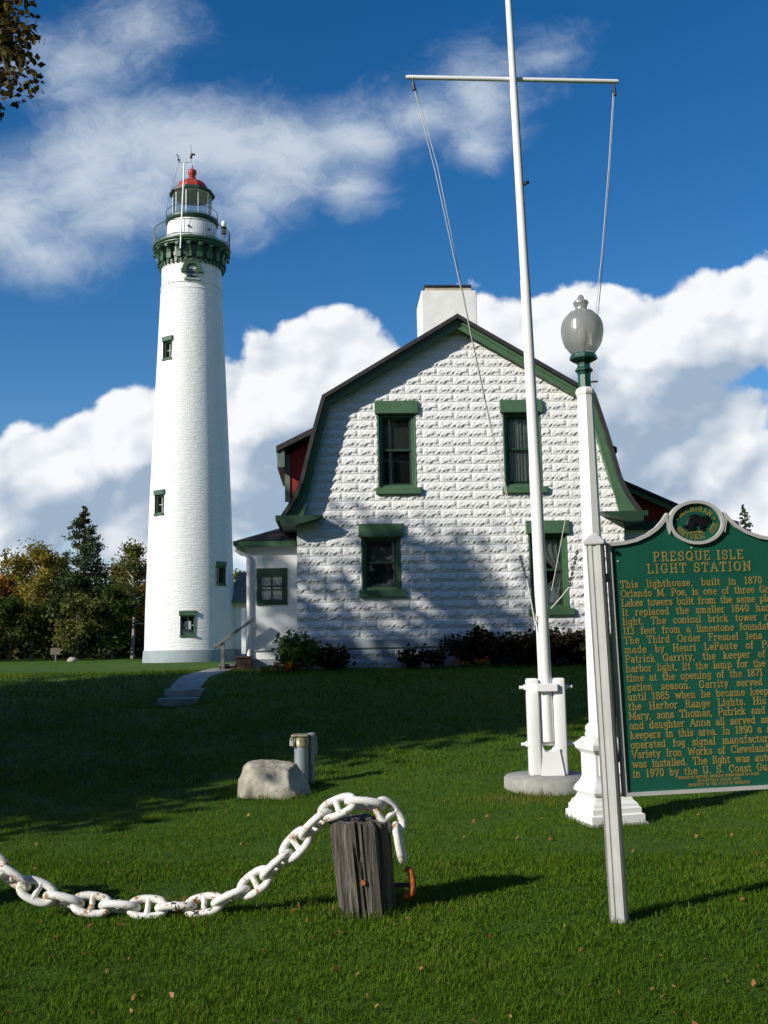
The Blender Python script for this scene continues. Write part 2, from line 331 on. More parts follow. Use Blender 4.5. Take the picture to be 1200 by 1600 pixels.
# ------------------------------------------------------------------ mesh helpers
class MB:
    def __init__(s): s.v, s.f, s.uv = [], [], None
    def add(s, vs, fs, T=None):
        k = len(s.v)
        if T is not None: vs = [tuple(T @ Vector(p)) for p in vs]
        s.v += [tuple(p) for p in vs]; s.f += [tuple(i + k for i in f) for f in fs]; return s
    def box(s, x0, x1, y0, y1, z0, z1, T=None):
        return s.add([(x0, y0, z0), (x1, y0, z0), (x1, y1, z0), (x0, y1, z0), (x0, y0, z1), (x1, y0, z1), (x1, y1, z1), (x0, y1, z1)],
                     [(0, 3, 2, 1), (4, 5, 6, 7), (0, 1, 5, 4), (1, 2, 6, 5), (2, 3, 7, 6), (3, 0, 4, 7)], T)
    def bbox(s, x0, x1, y0, y1, z0, z1, b=.01, T=None):
        """box with chamfered edges"""
        bm = bmesh.new(); bmesh.ops.create_cube(bm, size=1)
        for v in bm.verts: v.co = Vector(((x0 + x1) / 2 + v.co.x * (x1 - x0), (y0 + y1) / 2 + v.co.y * (y1 - y0), (z0 + z1) / 2 + v.co.z * (z1 - z0)))
        bmesh.ops.bevel(bm, geom=list(bm.edges), offset=b, segments=2, affect='EDGES', profile=.5)
        return s.frombm(bm, T)
    def frombm(s, bm, T=None):
        bm.verts.index_update()
        s.add([tuple(v.co) for v in bm.verts], [tuple(v.index for v in f.verts) for f in bm.faces], T); bm.free(); return s
    def tube(s, pts, rad, n=10, cap=True, T=None):
        pts = [Vector(p) for p in pts]; m = len(pts)
        if not hasattr(rad, '__len__'): rad = [rad] * m
        t0 = (pts[1] - pts[0]).normalized(); a = t0.orthogonal().normalized(); vs, fs = [], []
        for i, p in enumerate(pts):
            t = (pts[min(i + 1, m - 1)] - pts[max(i - 1, 0)]).normalized()
            a = (a - t * a.dot(t)).normalized(); b = t.cross(a)
            for k in range(n):
                q = 2 * math.pi * k / n; vs.append(tuple(p + (a * math.cos(q) + b * math.sin(q)) * rad[i]))
        for i in range(m - 1):
            for k in range(n): fs.append((i * n + k, i * n + (k + 1) % n, (i + 1) * n + (k + 1) % n, (i + 1) * n + k))
        if cap: fs += [tuple(reversed(range(n))), tuple(range((m - 1) * n, m * n))]
        return s.add(vs, fs, T)
    def ring(s, r, z, rad, n=64, k=6, T=None, c=(0, 0)):
        vs, fs = [], []
        for i in range(n):
            q = 2 * math.pi * i / n
            for j in range(k):
                w = 2 * math.pi * j / k; rr = r + rad * math.cos(w)
                vs.append((c[0] + rr * math.cos(q), c[1] + rr * math.sin(q), z + rad * math.sin(w)))
        for i in range(n):
            for j in range(k): fs.append((i * k + j, ((i + 1) % n) * k + j, ((i + 1) % n) * k + (j + 1) % k, i * k + (j + 1) % k))
        return s.add(vs, fs, T)
    def lathe(s, prof, n=48, T=None, rot=0.0, c=(0, 0)):
        """prof: (r, z) from bottom to top"""
        vs, fs = [], []
        for (r, z) in prof:
            for k in range(n):
                q = rot + 2 * math.pi * k / n; vs.append((c[0] + r * math.cos(q), c[1] + r * math.sin(q), z))
        for i in range(len(prof) - 1):
            for k in range(n): fs.append((i * n + k, i * n + (k + 1) % n, (i + 1) * n + (k + 1) % n, (i + 1) * n + k))
        if prof[0][0] > .0005: fs.append(tuple(reversed(range(n))))
        if prof[-1][0] > .0005: fs.append(tuple(range((len(prof) - 1) * n, len(prof) * n)))
        return s.add(vs, fs, T)
    def shell(s, prof, n=48, T=None, rot=0.0):
        """closed lathe ring: the profile loop is closed on itself"""
        vs, fs = [], []; m = len(prof)
        for (r, z) in prof:
            for k in range(n):
                q = rot + 2 * math.pi * k / n; vs.append((r * math.cos(q), r * math.sin(q), z))
        for i in range(m):
            j = (i + 1) % m
            for k in range(n): fs.append((i * n + k, i * n + (k + 1) % n, j * n + (k + 1) % n, j * n + k))
        return s.add(vs, fs, T)
    def prism(s, poly, y0, y1, T=None):
        """polygon in XZ (counter-clockwise seen from the front, -Y) extruded along Y"""
        n = len(poly); vs = [(x, y0, z) for x, z in poly] + [(x, y1, z) for x, z in poly]
        fs = [tuple(range(n)), tuple(reversed(range(n, 2 * n)))] + [(i, i + n, (i + 1) % n + n, (i + 1) % n) for i in range(n)]
        return s.add(vs, fs, T)
    def strip(s, A, B, y0, y1, T=None):
        """band between polylines A and B (in XZ), extruded along Y"""
        n = len(A); vs = []
        for y in (y0, y1):
            vs += [(x, y, z) for x, z in A] + [(x, y, z) for x, z in B]
        o = 2 * n; fs = []
        for i in range(n - 1):
            fs += [(i, i + 1, n + i + 1, n + i), (o + i, o + n + i, o + n + i + 1, o + i + 1), (i, o + i, o + i + 1, i + 1), (n + i, n + i + 1, o + n + i + 1, o + n + i)]
        fs += [(0, n, o + n, o), (n - 1, o + n - 1, o + 2 * n - 1, 2 * n - 1)]
        return s.add(vs, fs, T)
    def build(s, name, mat, parent=None, smooth=False, angle=35, dz=0.0, loc=None, kind=None):
        me = bpy.data.meshes.new(name); me.from_pydata(s.v, [], s.f)
        bm = bmesh.new(); bm.from_mesh(me); bmesh.ops.recalc_face_normals(bm, faces=bm.faces); bm.to_mesh(me); bm.free()
        if dz: me.transform(Matrix.Translation((0, 0, dz)))
        if mat: me.materials.append(mat)
        if smooth: me.shade_smooth(); me.set_sharp_from_angle(angle=R(angle))
        o = bpy.data.objects.new(name, me); COL.objects.link(o)
        if parent: o.parent = parent
        if loc is not None: o.location = loc
        if kind: o['kind'] = kind
        return o
def np_mesh(name, V, Fc, mat, parent=None, attr=None, loc=None):
    V = np.asarray(V, np.float32); Fc = np.asarray(Fc, np.int32); k = Fc.shape[1]
    me = bpy.data.meshes.new(name); me.vertices.add(len(V)); me.vertices.foreach_set('co', V.ravel())
    me.loops.add(Fc.size); me.loops.foreach_set('vertex_index', Fc.ravel())
    me.polygons.add(len(Fc)); me.polygons.foreach_set('loop_start', np.arange(0, Fc.size, k, dtype=np.int32))
    if attr is not None:
        a = me.attributes.new('rnd', 'FLOAT', 'POINT'); a.data.foreach_set('value', np.asarray(attr, np.float32))
    me.materials.append(mat); me.update(calc_edges=True)
    o = bpy.data.objects.new(name, me); COL.objects.link(o)
    if parent: o.parent = parent
    if loc is not None: o.location = loc
    return o
def tag(o, label=None, cat=None, group=None, kind=None):
    if label: o['label'] = label
    if cat: o['category'] = cat
    if group: o['group'] = group
    if kind: o['kind'] = kind
    return o
def empty(name, loc, label, cat, group=None, rz=0.0, rot=None):
    o = bpy.data.objects.new(name, None); COL.objects.link(o); o.location = loc
    o.rotation_euler = rot if rot else (0, 0, rz); o.empty_display_size = .2
    return tag(o, label, cat, group)
def link_copy(o, parent=None):
    c = o.copy(); COL.objects.link(c)
    if parent: c.parent = parent
    return c
def vnoise(shape, cells, rng):
    """smooth value noise on a grid"""
    g = rng.random((cells[0] + 2, cells[1] + 2))
    a = np.linspace(0, cells[0], shape[0]); b = np.linspace(0, cells[1], shape[1])
    i, j = a.astype(int), b.astype(int); fa, fb = a - i, b - j
    fa, fb = (fa * fa * (3 - 2 * fa))[:, None], (fb * fb * (3 - 2 * fb))[None]
    return (g[i][:, j] * (1 - fa) * (1 - fb) + g[i + 1][:, j] * fa * (1 - fb) + g[i][:, j + 1] * (1 - fa) * fb + g[i + 1][:, j + 1] * fa * fb) - .5

# ------------------------------------------------------------------ ground
_gy = [-200, 0, 9, 11, 13, 15, 17, 19, 21, 23, 30, 45, 55, 90, 400, 2500]
_gz = [0, 0, .03, .11, .3, .52, .73, .9, .98, 1.0, .98, .76, .68, .62, .5, .3]
def gz(x, y):
    x = np.asarray(x, float); y = np.asarray(y, float)
    z = (np.interp(y - .8, _gy, _gz) + np.interp(y, _gy, _gz) * 2 + np.interp(y + .8, _gy, _gz)) / 4
    z = z - .37 * np.exp(-((x + 3.77) / .9) ** 2 - ((y - 17.75) / 1.15) ** 2)
    z = z + .04 * np.exp(-((x - 1.6) / 1.1) ** 2 - ((y - 5.7) / .9) ** 2)
    return z + .012 * np.sin(x * 1.3 + y * .7) * np.sin(y * .9 - x * .4) * np.clip((y - 3) / 4, 0, 1)
def gzf(x, y): return float(gz(x, y))
def build_ground():
    xs = np.concatenate([[-3000, -800, -300, -150, -90, -60], np.arange(-45, -16, 1.5), np.arange(-16, 16, .3), np.arange(16, 46, 1.5), [60, 90, 150, 300, 800, 3000]])
    ys = np.concatenate([[-800, -200, -60, -25, -10], np.arange(-6, 30, .3), np.arange(30, 100, 1.5), [110, 130, 170, 250, 400, 900, 2500, 5000]])
    XX, YY = np.meshgrid(xs, ys); Z = gz(XX, YY)
    V = np.stack([XX, YY, Z], -1).reshape(-1, 3); nx, ny = len(xs), len(ys)
    i = (np.arange(ny - 1)[:, None] * nx + np.arange(nx - 1)[None]).ravel()
    o = np_mesh('lawn', V, np.stack([i, i + 1, i + nx + 1, i + nx], 1), M_lawn)
    o.data.shade_smooth(); tag(o, kind='structure')
build_ground()
def build_path():
    m = MB(); rnd = random.Random(4)
    ys = [18.95 + .28 * i for i in range(17)]; vs, fs = [], []
    for i, y in enumerate(ys):
        z = max(.775, gzf(-3.8, y) + .022); w = rnd.uniform(-.012, .012)
        vs += [(-4.08 + w, y, z), (-3.50 + w, y, z), (-4.08 + w, y, z - .3), (-3.50 + w, y, z - .3)]
        if i: k = 4 * i; fs += [(k - 4, k - 3, k + 1, k), (k - 2, k + 2, k + 3, k - 1), (k - 4, k, k + 2, k - 2), (k - 3, k - 1, k + 3, k + 1)]
    fs += [(0, 2, 3, 1), (len(vs) - 4, len(vs) - 3, len(vs) - 1, len(vs) - 2)]; m.add(vs, fs)
    o = m.build('path', M_path); tag(o, kind='structure')
    s = MB(); s.bbox(-4.11, -3.42, 18.55, 18.97, .3, .775, .012); s.bbox(-4.13, -3.43, 18.1, 18.56, .2, .635, .012)
    t = s.build('concrete_steps', M_path); tag(t, 'two weathered concrete steps where the path drops down the lawn bank', 'steps')
build_path()

# ------------------------------------------------------------------ lighthouse
TX, TY, TZ = -9.8, 50.0, .68
def rtow(z):
    return float(np.interp(z, [.4, 1.32, 3.38, 8.88, 19.6], [2.25, 2.215, 2.19, 2.03, 1.585]))
def build_lighthouse():
    L = empty('lighthouse', (TX, TY, TZ), 'tall white conical brick lighthouse with green gallery and red dome', 'lighthouse')
    dz = -TZ; B0 = math.atan2(9.8, 50)
    wins = [(-44, 15.85, 16.75, .28), (-48, 7.97, 8.9, .31), (43, 4.48, 5.34, .31), (-3, 2.03, 2.95, .34)]
    top = [(1, 19.97, 20.47, .22)]
    # wall with real openings
    na = 144; angs = list(np.linspace(-math.pi, math.pi, na, endpoint=False)); holes = []
    for (a, z0, z1, hw) in wins + top:
        w = R(a) + B0; d = math.asin(hw / rtow((z0 + z1) / 2)); holes.append((w - d, w + d, z0, z1)); angs = [q for q in angs if not (w - d - .012 < q < w - d + .012 or w + d - .012 < q < w + d + .012)] + [w - d, w + d]
    angs = sorted(angs)
    zs = list(np.arange(1.3, 19.4, .6)) + [19.5]
    for h in holes: zs = [q for q in zs if abs(q - h[2]) > .08 and abs(q - h[3]) > .08] + [h[2], h[3]]
    zs = sorted(set(zs))
    prof = [(rtow(z), z) for z in zs if z <= 19.5] + [(1.605, 19.51), (1.605, 19.55), (1.565, 19.56), (1.565, 19.80), (1.60, 19.81), (1.60, 19.85), (1.545, 19.86)] + [(1.54, z) for z in zs if z > 19.9] + [(1.54, 21.3), (1.5, 22.0)]
    rows = sorted(set((round(r, 4), round(z, 4)) for r, z in prof), key=lambda q: q[1])
    vs, fs, uvs = [], [], []
    for r, z in rows:
        for a in angs: vs.append((r * math.sin(a), -r * math.cos(a), z))
    n = len(angs)
    for i in range(len(rows) - 1):
        zc = (rows[i][1] + rows[i + 1][1]) / 2
        for k in range(n):
            k2 = (k + 1) % n; a0, a1 = angs[k], angs[k2] + (2 * math.pi if k2 == 0 else 0); ac = (a0 + a1) / 2
            if any(h[0] - .001 < ac < h[1] + .001 and h[2] < zc < h[3] for h in holes): continue
            fs.append((i * n + k, i * n + k2, (i + 1) * n + k2, (i + 1) * n + k))
            uvs += [(a0 * 2, rows[i][1]), (a1 * 2, rows[i][1]), (a1 * 2, rows[i + 1][1]), (a0 * 2, rows[i + 1][1])]
    me = bpy.data.meshes.new('tower_wall'); me.from_pydata([(x, y, z + dz) for x, y, z in vs], [], fs)
    ul = me.uv_layers.new(name='UVMap'); ul.data.foreach_set('uv', np.array(uvs, np.float32).ravel())
    me.materials.append(M_tower); me.shade_smooth(); me.set_sharp_from_angle(angle=R(30))
    w = bpy.data.objects.new('tower_wall', me); COL.objects.link(w); w.parent = L
    MB().lathe([(2.33, .2), (2.315, .68), (2.275, 1.25), (2.26, 1.31), (2.2, 1.33)], 96).build('foundation_band', M_grey, L, True, dz=dz)
    # windows
    for q, (a, z0, z1, hw) in enumerate(wins):
        zc = (z0 + z1) / 2; an = R(a) + B0; r = rtow(zc)
        T = Matrix.Rotation(an, 4, 'Z') @ Matrix.Translation((0, -r * math.cos(math.asin(hw / r)), 0))
        f = MB(); f.box(-hw - .02, -hw + .07, .06, .30, z0, z1, T); f.box(hw - .07, hw + .02, .06, .30, z0, z1, T); f.box(-hw + .07, hw - .07, .06, .3, z1 - .07, z1 + .02, T); f.box(-hw + .07, hw - .07, .06, .3, z0 - .02, z0 + .07, T)
        f.box(-hw - .01, -hw + .005, -.04, .06, z0, z1, T); f.box(hw - .005, hw + .01, -.04, .06, z0, z1, T)
        wf = f.build('window', M_towergreen, L, dz=dz)
        cur = .5 * hw * hw / r
        MB().bbox(-hw - .07, hw + .07, -.05 - cur, .12, z1, z1 + .24, .015, T).build('lintel', M_towergreen, wf, dz=dz)
        MB().bbox(-hw - .04, hw + .04, -.07 - cur, .12, z0 - .1, z0, .015, T).build('sill', M_towergreen, wf, dz=dz)
        MB().box(-hw + .07, hw - .07, .19, .2, z0 + .07, z1 - .07, T).build('pane', M_pane, wf, dz=dz)
        b = MB(); b.box(-.02, .02, .165, .188, z0 + .07, z1 - .07, T); b.box(-hw + .07, -.02, .167, .186, zc - .02, zc + .02, T); b.box(.02, hw - .07, .167, .186, zc - .02, zc + .02, T); b.build('muntin', M_towergreen if q == 2 else M_alu, wf, dz=dz)
        if q == 3:
            MB().box(-.15, .15, .155, .162, zc - .2, zc + .2, T).build('pale_panel', M_alu, wf, dz=dz)
    # arched window under the gallery
    a, z0, z1, hw = top[0]; an = R(a) + B0
    T = Matrix.Rotation(an, 4, 'Z') @ Matrix.Translation((0, -1.52, 0))
    def arch(r, z, n=14, base=None): return [(r * math.cos(math.pi * k / n), z + r * math.sin(math.pi * k / n)) for k in range(n + 1)]
    zs_ = z1 - .01
    f = MB(); f.strip([(.30, z0)] + arch(.30, zs_) + [(-.30, z0)], [(.19, z0)] + arch(.19, zs_) + [(-.19, z0)], -.07, .12, T)
    wf = f.build('arched_window', M_towergreen, L, dz=dz)
    MB().strip(arch(.50, zs_ - .02), arch(.305, zs_ - .02), -.13, .1, T).box(-.56, -.3, -.14, .1, zs_ - .16, zs_ - .022, T).box(.3, .56, -.14, .1, zs_ - .16, zs_ - .022, T).bbox(-.07, .07, -.16, .1, zs_ + .44, zs_ + .6, .015, T).build('hood', M_towergreen, wf, dz=dz)
    MB().bbox(-.40, .40, -.15, .12, z0 - .1, z0, .015, T).build('sill', M_grey, wf, dz=dz)
    MB().prism([(-.19, z0), (.19, z0)] + arch(.19, zs_), .06, .07, T).build('pane', M_pane, wf, dz=dz)
    MB().box(-.19, .19, .02, .055, z0 + .2, z0 + .25, T).box(-.19, .19, .02, .055, z0 + .42, z0 + .46, T).build('muntin', M_alu, wf, dz=dz)
    # gallery
    MB().shell([(1.52, 21.02), (1.60, 21.02), (1.60, 21.16), (1.63, 21.2), (1.60, 21.82), (1.52, 21.82)], 96).build('frieze', M_dkgreen, L, True, dz=dz)  # darker green than the brackets paints in the shaded voids between them
    g = MB(); g.lathe([(1.3, 21.80), (1.84, 21.82), (1.84, 21.86), (1.93, 21.89), (1.93, 21.95), (2.0, 21.99), (2.02, 22.03), (2.02, 22.12), (1.96, 22.135), (1.2, 22.15)], 96)
    gal = g.build('gallery', M_towergreen, L, True, 25, dz=dz)
    d0 = MB().box(-.07, .07, -1.67, -1.56, 20.88, 21.05).build('dentil', M_towergreen, L, dz=dz)
    for k in range(40):
        c = d0 if k == 0 else link_copy(d0, L)
        c.rotation_euler = (0, 0, 2 * math.pi * k / 40)
    br = MB(); br.prism([(-1.60, 21.06), (-1.60, 21.815), (-1.93, 21.815), (-1.93, 21.68), (-1.83, 21.64), (-1.77, 21.5), (-1.74, 21.38), (-1.74, 21.22), (-1.66, 21.1)][::-1], -.1, .1)
    br.box(-1.985, -1.91, -.075, .075, 21.63, 21.77); br.box(-1.77, -1.69, -.135, .135, 21.08, 21.36)
    b0 = br.build('bracket', M_towergreen, L, dz=dz)
    for k in range(20):
        c = b0 if k == 0 else link_copy(b0, L)
        c.rotation_euler = (0, 0, 2 * math.pi * (k + .35) / 20)
    def rail(name, r, z0, z1, nb, npost, rr):
        m = MB(); m.ring(r, z1, rr, 72, 6); m.ring(r, z0 + .08, rr * .7, 72, 6)
        for k in range(nb):
            q = 2 * math.pi * k / nb; rad = rr * 1.0 if k % (nb // npost) == 0 else rr * .36
            m.tube([(r * math.cos(q), r * math.sin(q), z0), (r * math.cos(q), r * math.sin(q), z1)], rad, 6)
        return m.build(name, M_dkgreen, L, True, dz=dz)
    rail('gallery_railing', 1.97, 22.13, 22.95, 96, 12, .02)
    MB().lathe([(1.30, 22.14), (1.28, 23.3), (1.24, 23.40)], 72).build('watch_room', M_white, L, True, dz=dz)
    MB().lathe([(1.27, 23.38), (1.36, 23.43), (1.39, 23.5), (1.38, 23.60), (1.05, 23.63)], 72).build('lantern_deck', M_dkgreen, L, True, 25, dz=dz)
    rail('lantern_railing', 1.34, 23.60, 24.04, 30, 10, .015)
    for q in (-.12, .72):
        T = Matrix.Rotation(q + B0, 4, 'Z'); MB().tube([(0, -1.26, 22.85), (0, -1.36, 22.85)], .06, 10, T=T).build('vent', M_darkmetal, L, dz=dz)
    # lantern room, ten sided
    fr = MB(); rg = 1.0; zl0, zl1 = 23.62, 25.06
    for k in range(10):
        q = 2 * math.pi * (k + .5) / 10 + B0; fr.box(-.02, .02, -rg - .025, -rg + .025, zl0, zl1, Matrix.Rotation(q, 4, 'Z'))
    rot = -math.pi / 2 + B0 + math.pi / 10
    fr.shell([(.95, zl1 - .06), (1.04, zl1 - .06), (1.04, zl1 + .06), (.95, zl1 + .06)], 10, rot=rot)
    fr.shell([(.96, zl0 - .01), (1.05, zl0 - .01), (1.05, zl0 + .08), (.96, zl0 + .08)], 10, rot=rot)
    fr.build('lantern_frame', M_white, L, dz=dz)
    gl = MB()
    for k in range(10):
        q0, q1 = rot + 2 * math.pi * k / 10, rot + 2 * math.pi * (k + 1) / 10
        gl.add([(rg * math.cos(q0), rg * math.sin(q0), zl0 + .08), (rg * math.cos(q1), rg * math.sin(q1), zl0 + .08), (rg * math.cos(q1), rg * math.sin(q1), zl1 - .06), (rg * math.cos(q0), rg * math.sin(q0), zl1 - .06)], [(0, 1, 2, 3)])
    gl.build('lantern_glass', M_clear, L, dz=dz)
    ro = MB(); ro.lathe([(.97, 25.10), (1.19, 25.04), (1.20, 25.13), (1.15, 25.18), (.88, 25.33)], 10, rot=rot)
    ro.build('lantern_eave', M_dkgreen, L, dz=dz)
    MB().lathe([(.90, 25.32), (.88, 25.42), (.78, 25.60), (.60, 25.77), (.38, 25.89), (.2, 25.95)], 10, rot=rot).build('dome', M_dome, L, True, 20, dz=dz)
    MB().lathe([(.2, 25.93), (.17, 26.0), (.18, 26.06), (.2, 26.08), (.14, 26.12), (.15, 26.16), (.21, 26.26), (.235, 26.36), (.21, 26.47), (.12, 26.54), (.03, 26.6), (.02, 26.8)], 24).build('ventilator_ball', M_dome, L, True, 60, dz=dz)
    MB().lathe([(.95, 25.02), (.85, 25.14), (.4, 25.22), (.1, 25.24)], 30).build('lantern_ceiling', M_tan, L, True, dz=dz)
    MB().lathe([(.06, 23.62), (.06, 23.76), (.16, 23.78), (.16, 23.86), (.21, 23.96), (.16, 24.1), (.08, 24.16)], 20).build('lens', M_lens, L, True, dz=dz)
build_lighthouse()

def build_weather_mast():
    D = TY - 2.0
    w = empty('weather_mast', (TX - .55, D, 22.0), 'thin weather mast with small wind gauges in front of the lantern', 'weather mast')
    def p(px, py): q = at(px, py, D); return (q[0] - w.location.x, 0, q[2] - 22.0)
    MB().tube([p(281.7, 388), p(288, 254)], .035, 8).build('pole', M_white, w, True)
    MB().tube([p(279, 254.5), p(299.5, 253)], .022, 6).build('crossbar', M_alu, w, True)
    MB().tube([p(299, 254), p(298.6, 226)], .012, 6).build('antenna', M_darkmetal, w, True)
    a = MB(); a.tube([p(279.5, 254), p(279, 246), p(276.5, 241)], .03, 6); a.tube([p(281, 251), p(278, 249)], .05, 6); a.build('wind_vane', M_darkmetal, w)
    c = MB(); c.tube([p(298, 247), p(300, 240)], .07, 8); c.tube([p(299, 241.5), p(304, 241.5)], .03, 6); c.tube([p(302.5, 241.5), p(304.6, 241.5)], .06, 8); c.build('anemometer', M_darkmetal, w)
    MB().tube([p(279, 256), p(271, 285), p(262, 318), p(259, 345)], .008, 5).build('cable', M_darkmetal, w)
build_weather_mast()
def build_beacon():
    a = math.atan2(9.8, 50) + R(58); x, y = TX + 1.9 * math.sin(a), TY - 1.9 * math.cos(a)
    b = empty('beacon_light', (x, y, 22.14), 'small clear beacon lamp on a post at the gallery rail edge', 'beacon')
    MB().tube([(0, 0, 0), (0, 0, .8)], .05, 8).box(-.12, .12, -.1, .1, .5, .68).build('post', M_darkmetal, b)
    MB().lathe([(.16, .8), (.17, .84), (.13, .88)], 14).build('socket', M_dkgreen, b, True)
    MB().lathe([(.12, .88), (.15, .98), (.14, 1.1), (.08, 1.2), (.01, 1.24)], 14).build('lens', M_lens, b, True)
build_beacon()

# ------------------------------------------------------------------ keeper's house
HX, HY, HZ = -1.936, 22.0, 1.0
HW, HC, HD = 7.35, 3.675, 9.0                # width, centre line, depth
OUT = [(0, 8.91), (3.09, 7.04), (3.34, 6.17), (3.60, 5.12), (3.76, 4.74), (4.03, 4.34)]      # outer roof line from the ridge down, distance from the centre line
def sym(pts): return [(HC - x, z) for x, z in reversed(pts)] + [(HC + x, z) for x, z in pts if x > 0]
def inset(pts, d):
    P = [Vector((-p[0], p[1])) for p in reversed(pts)] + [Vector((p[0], p[1])) for p in pts if p[0] > 0]
    out = []
    for i, p in enumerate(P):
        ns = []
        if i > 0: e = (P[i] - P[i - 1]).normalized(); ns.append(Vector((e.y, -e.x)))
        if i < len(P) - 1: e = (P[i + 1] - P[i]).normalized(); ns.append(Vector((e.y, -e.x)))
        n = sum(ns, Vector((0, 0))).normalized(); k = d / max(.3, n.dot(ns[0])); out.append((HC + p.x + n.x * k, p.y + n.y * k))
    return out
WALLTOP = [(0, 8.75), (3.0, 6.94), (3.22, 6.14), (3.50, 5.0), (3.675, 4.5)]
WINDOWS = [(1.85, 2.67, 4.98, 6.68), (4.71, 5.53, 4.97, 6.68), (1.44, 2.27, 2.69, 3.88), (5.20, 6.02, 2.22, 3.9)]
def block_wall(parent):
    rng = np.random.default_rng(11)
    bw, bh = .735, .2045; nu, nv = 40, 13
    # one cast block face, the same mould everywhere
    uu = np.linspace(0, 1, nu, endpoint=False)
    crest = 0 * uu
    dx, dzz = bw / nu, bh / nv; rough = rng.random(nu) - .5; rough = np.convolve(np.tile(rough, 3), [.25, .5, .25], 'same')[nu:2 * nu]
    nx, nz = int(round(HW / dx)) + 1, int(round((8.85 - HZ + .1) / dzz)) + 1
    xs = np.linspace(0, HW, nx); z_top0 = 1.62; zs = HZ - .1 + np.arange(nz) * dzz
    XX, ZZ = np.meshgrid(xs, zs)
    rowi = np.floor((ZZ - z_top0) / bh).astype(int); v = 1 - ((ZZ - z_top0) / bh - rowi)      # 0 at the top of a block
    off = (rowi % 2) * .5 + .13
    un = XX / bw + off; coli = np.floor(un).astype(int); u = un - coli
    k = ((rowi * 7919 + coli * 104729) % 997) / 997.0
    shape = .60 + .48 * rough + .08 * np.sin(uu * 11 + .4) + .07 * np.sin(uu * 43 + 1)
    cr = np.clip(np.interp(u, uu, shape, period=1.0) + .05 * np.sin(k * 40 + u * 15), .3, .92)
    up = .010 + .023 * np.clip(v / cr, 0, 1) ** .9
    q = np.clip((v - cr) / .09, 0, 1); q = q * q * (3 - 2 * q)
    lo = .013 - .004 * np.clip((v - cr) / np.maximum(1 - cr, .1), 0, 1)
    h = up * (1 - q) + lo * q
    h += .004 * np.sin(u * 31 + v * 5 + 1) * np.sin(v * 7 + u * 11)
    h += .004 * vnoise(h.shape, (nz // 4, nx // 4), rng) + .0045 * vnoise(h.shape, (nz // 2, nx // 2), rng)
    edge = np.minimum(np.minimum(u, 1 - u) * bw / .045, np.minimum(v, 1 - v) * bh / .018); e = np.clip(edge, 0, 1)
    margin = (np.minimum(u, 1 - u) * bw < .045)
    h = np.where(margin, np.where(np.minimum(u, 1 - u) * bw < .011, .004, .0135), h)
    for (x0, x1, z0, z1) in WINDOWS: h = np.where((XX > x0 - .045) & (XX < x1 + .045) & (ZZ > z0 - .02) & (ZZ < z1 + .02), .0125, h) * np.clip(np.minimum(v, 1 - v) * bh / .014, .0, 1)
    h = np.where(ZZ > 1.62, h, np.where(ZZ > 1.43, .06, np.where(ZZ > 1.40, .0, .03 + h * .9)))
    Xj = XX.copy(); cw = .03 * vnoise((nz, 2), (nz // 7, 1), rng)[:, 0]; Xj[:, 0] -= .01 + cw; Xj[:, -1] += .01 + cw
    V = np.stack([Xj, -h, ZZ - HZ], -1).reshape(-1, 3)
    i = (np.arange(nz - 1)[:, None] * nx + np.arange(nx - 1)[None])
    cx = (xs[:-1] + xs[1:])[None] / 2 + 0 * i; cz = (zs[:-1] + zs[1:])[:, None] / 2 + 0 * i
    lim = np.interp(np.abs(cx - HC), [p[0] for p in WALLTOP], [p[1] for p in WALLTOP])
    keep = cz < lim
    for (x0, x1, z0, z1) in WINDOWS: keep &= ~((cx > x0) & (cx < x1) & (cz > z0) & (cz < z1))
    low = i[keep & (cz < 1.62)]; f_ = np_mesh('foundation', V, np.stack([low, low + 1, low + nx + 1, low + nx], 1), M_foundation, parent); f_.data.shade_smooth()
    i = i[keep & (cz >= 1.62)]
    o = np_mesh('gable_wall', V, np.stack([i, i + 1, i + nx + 1, i + nx], 1), M_block, parent)
    o.data.shade_smooth(); o.data.set_sharp_from_angle(angle=R(50)); return o
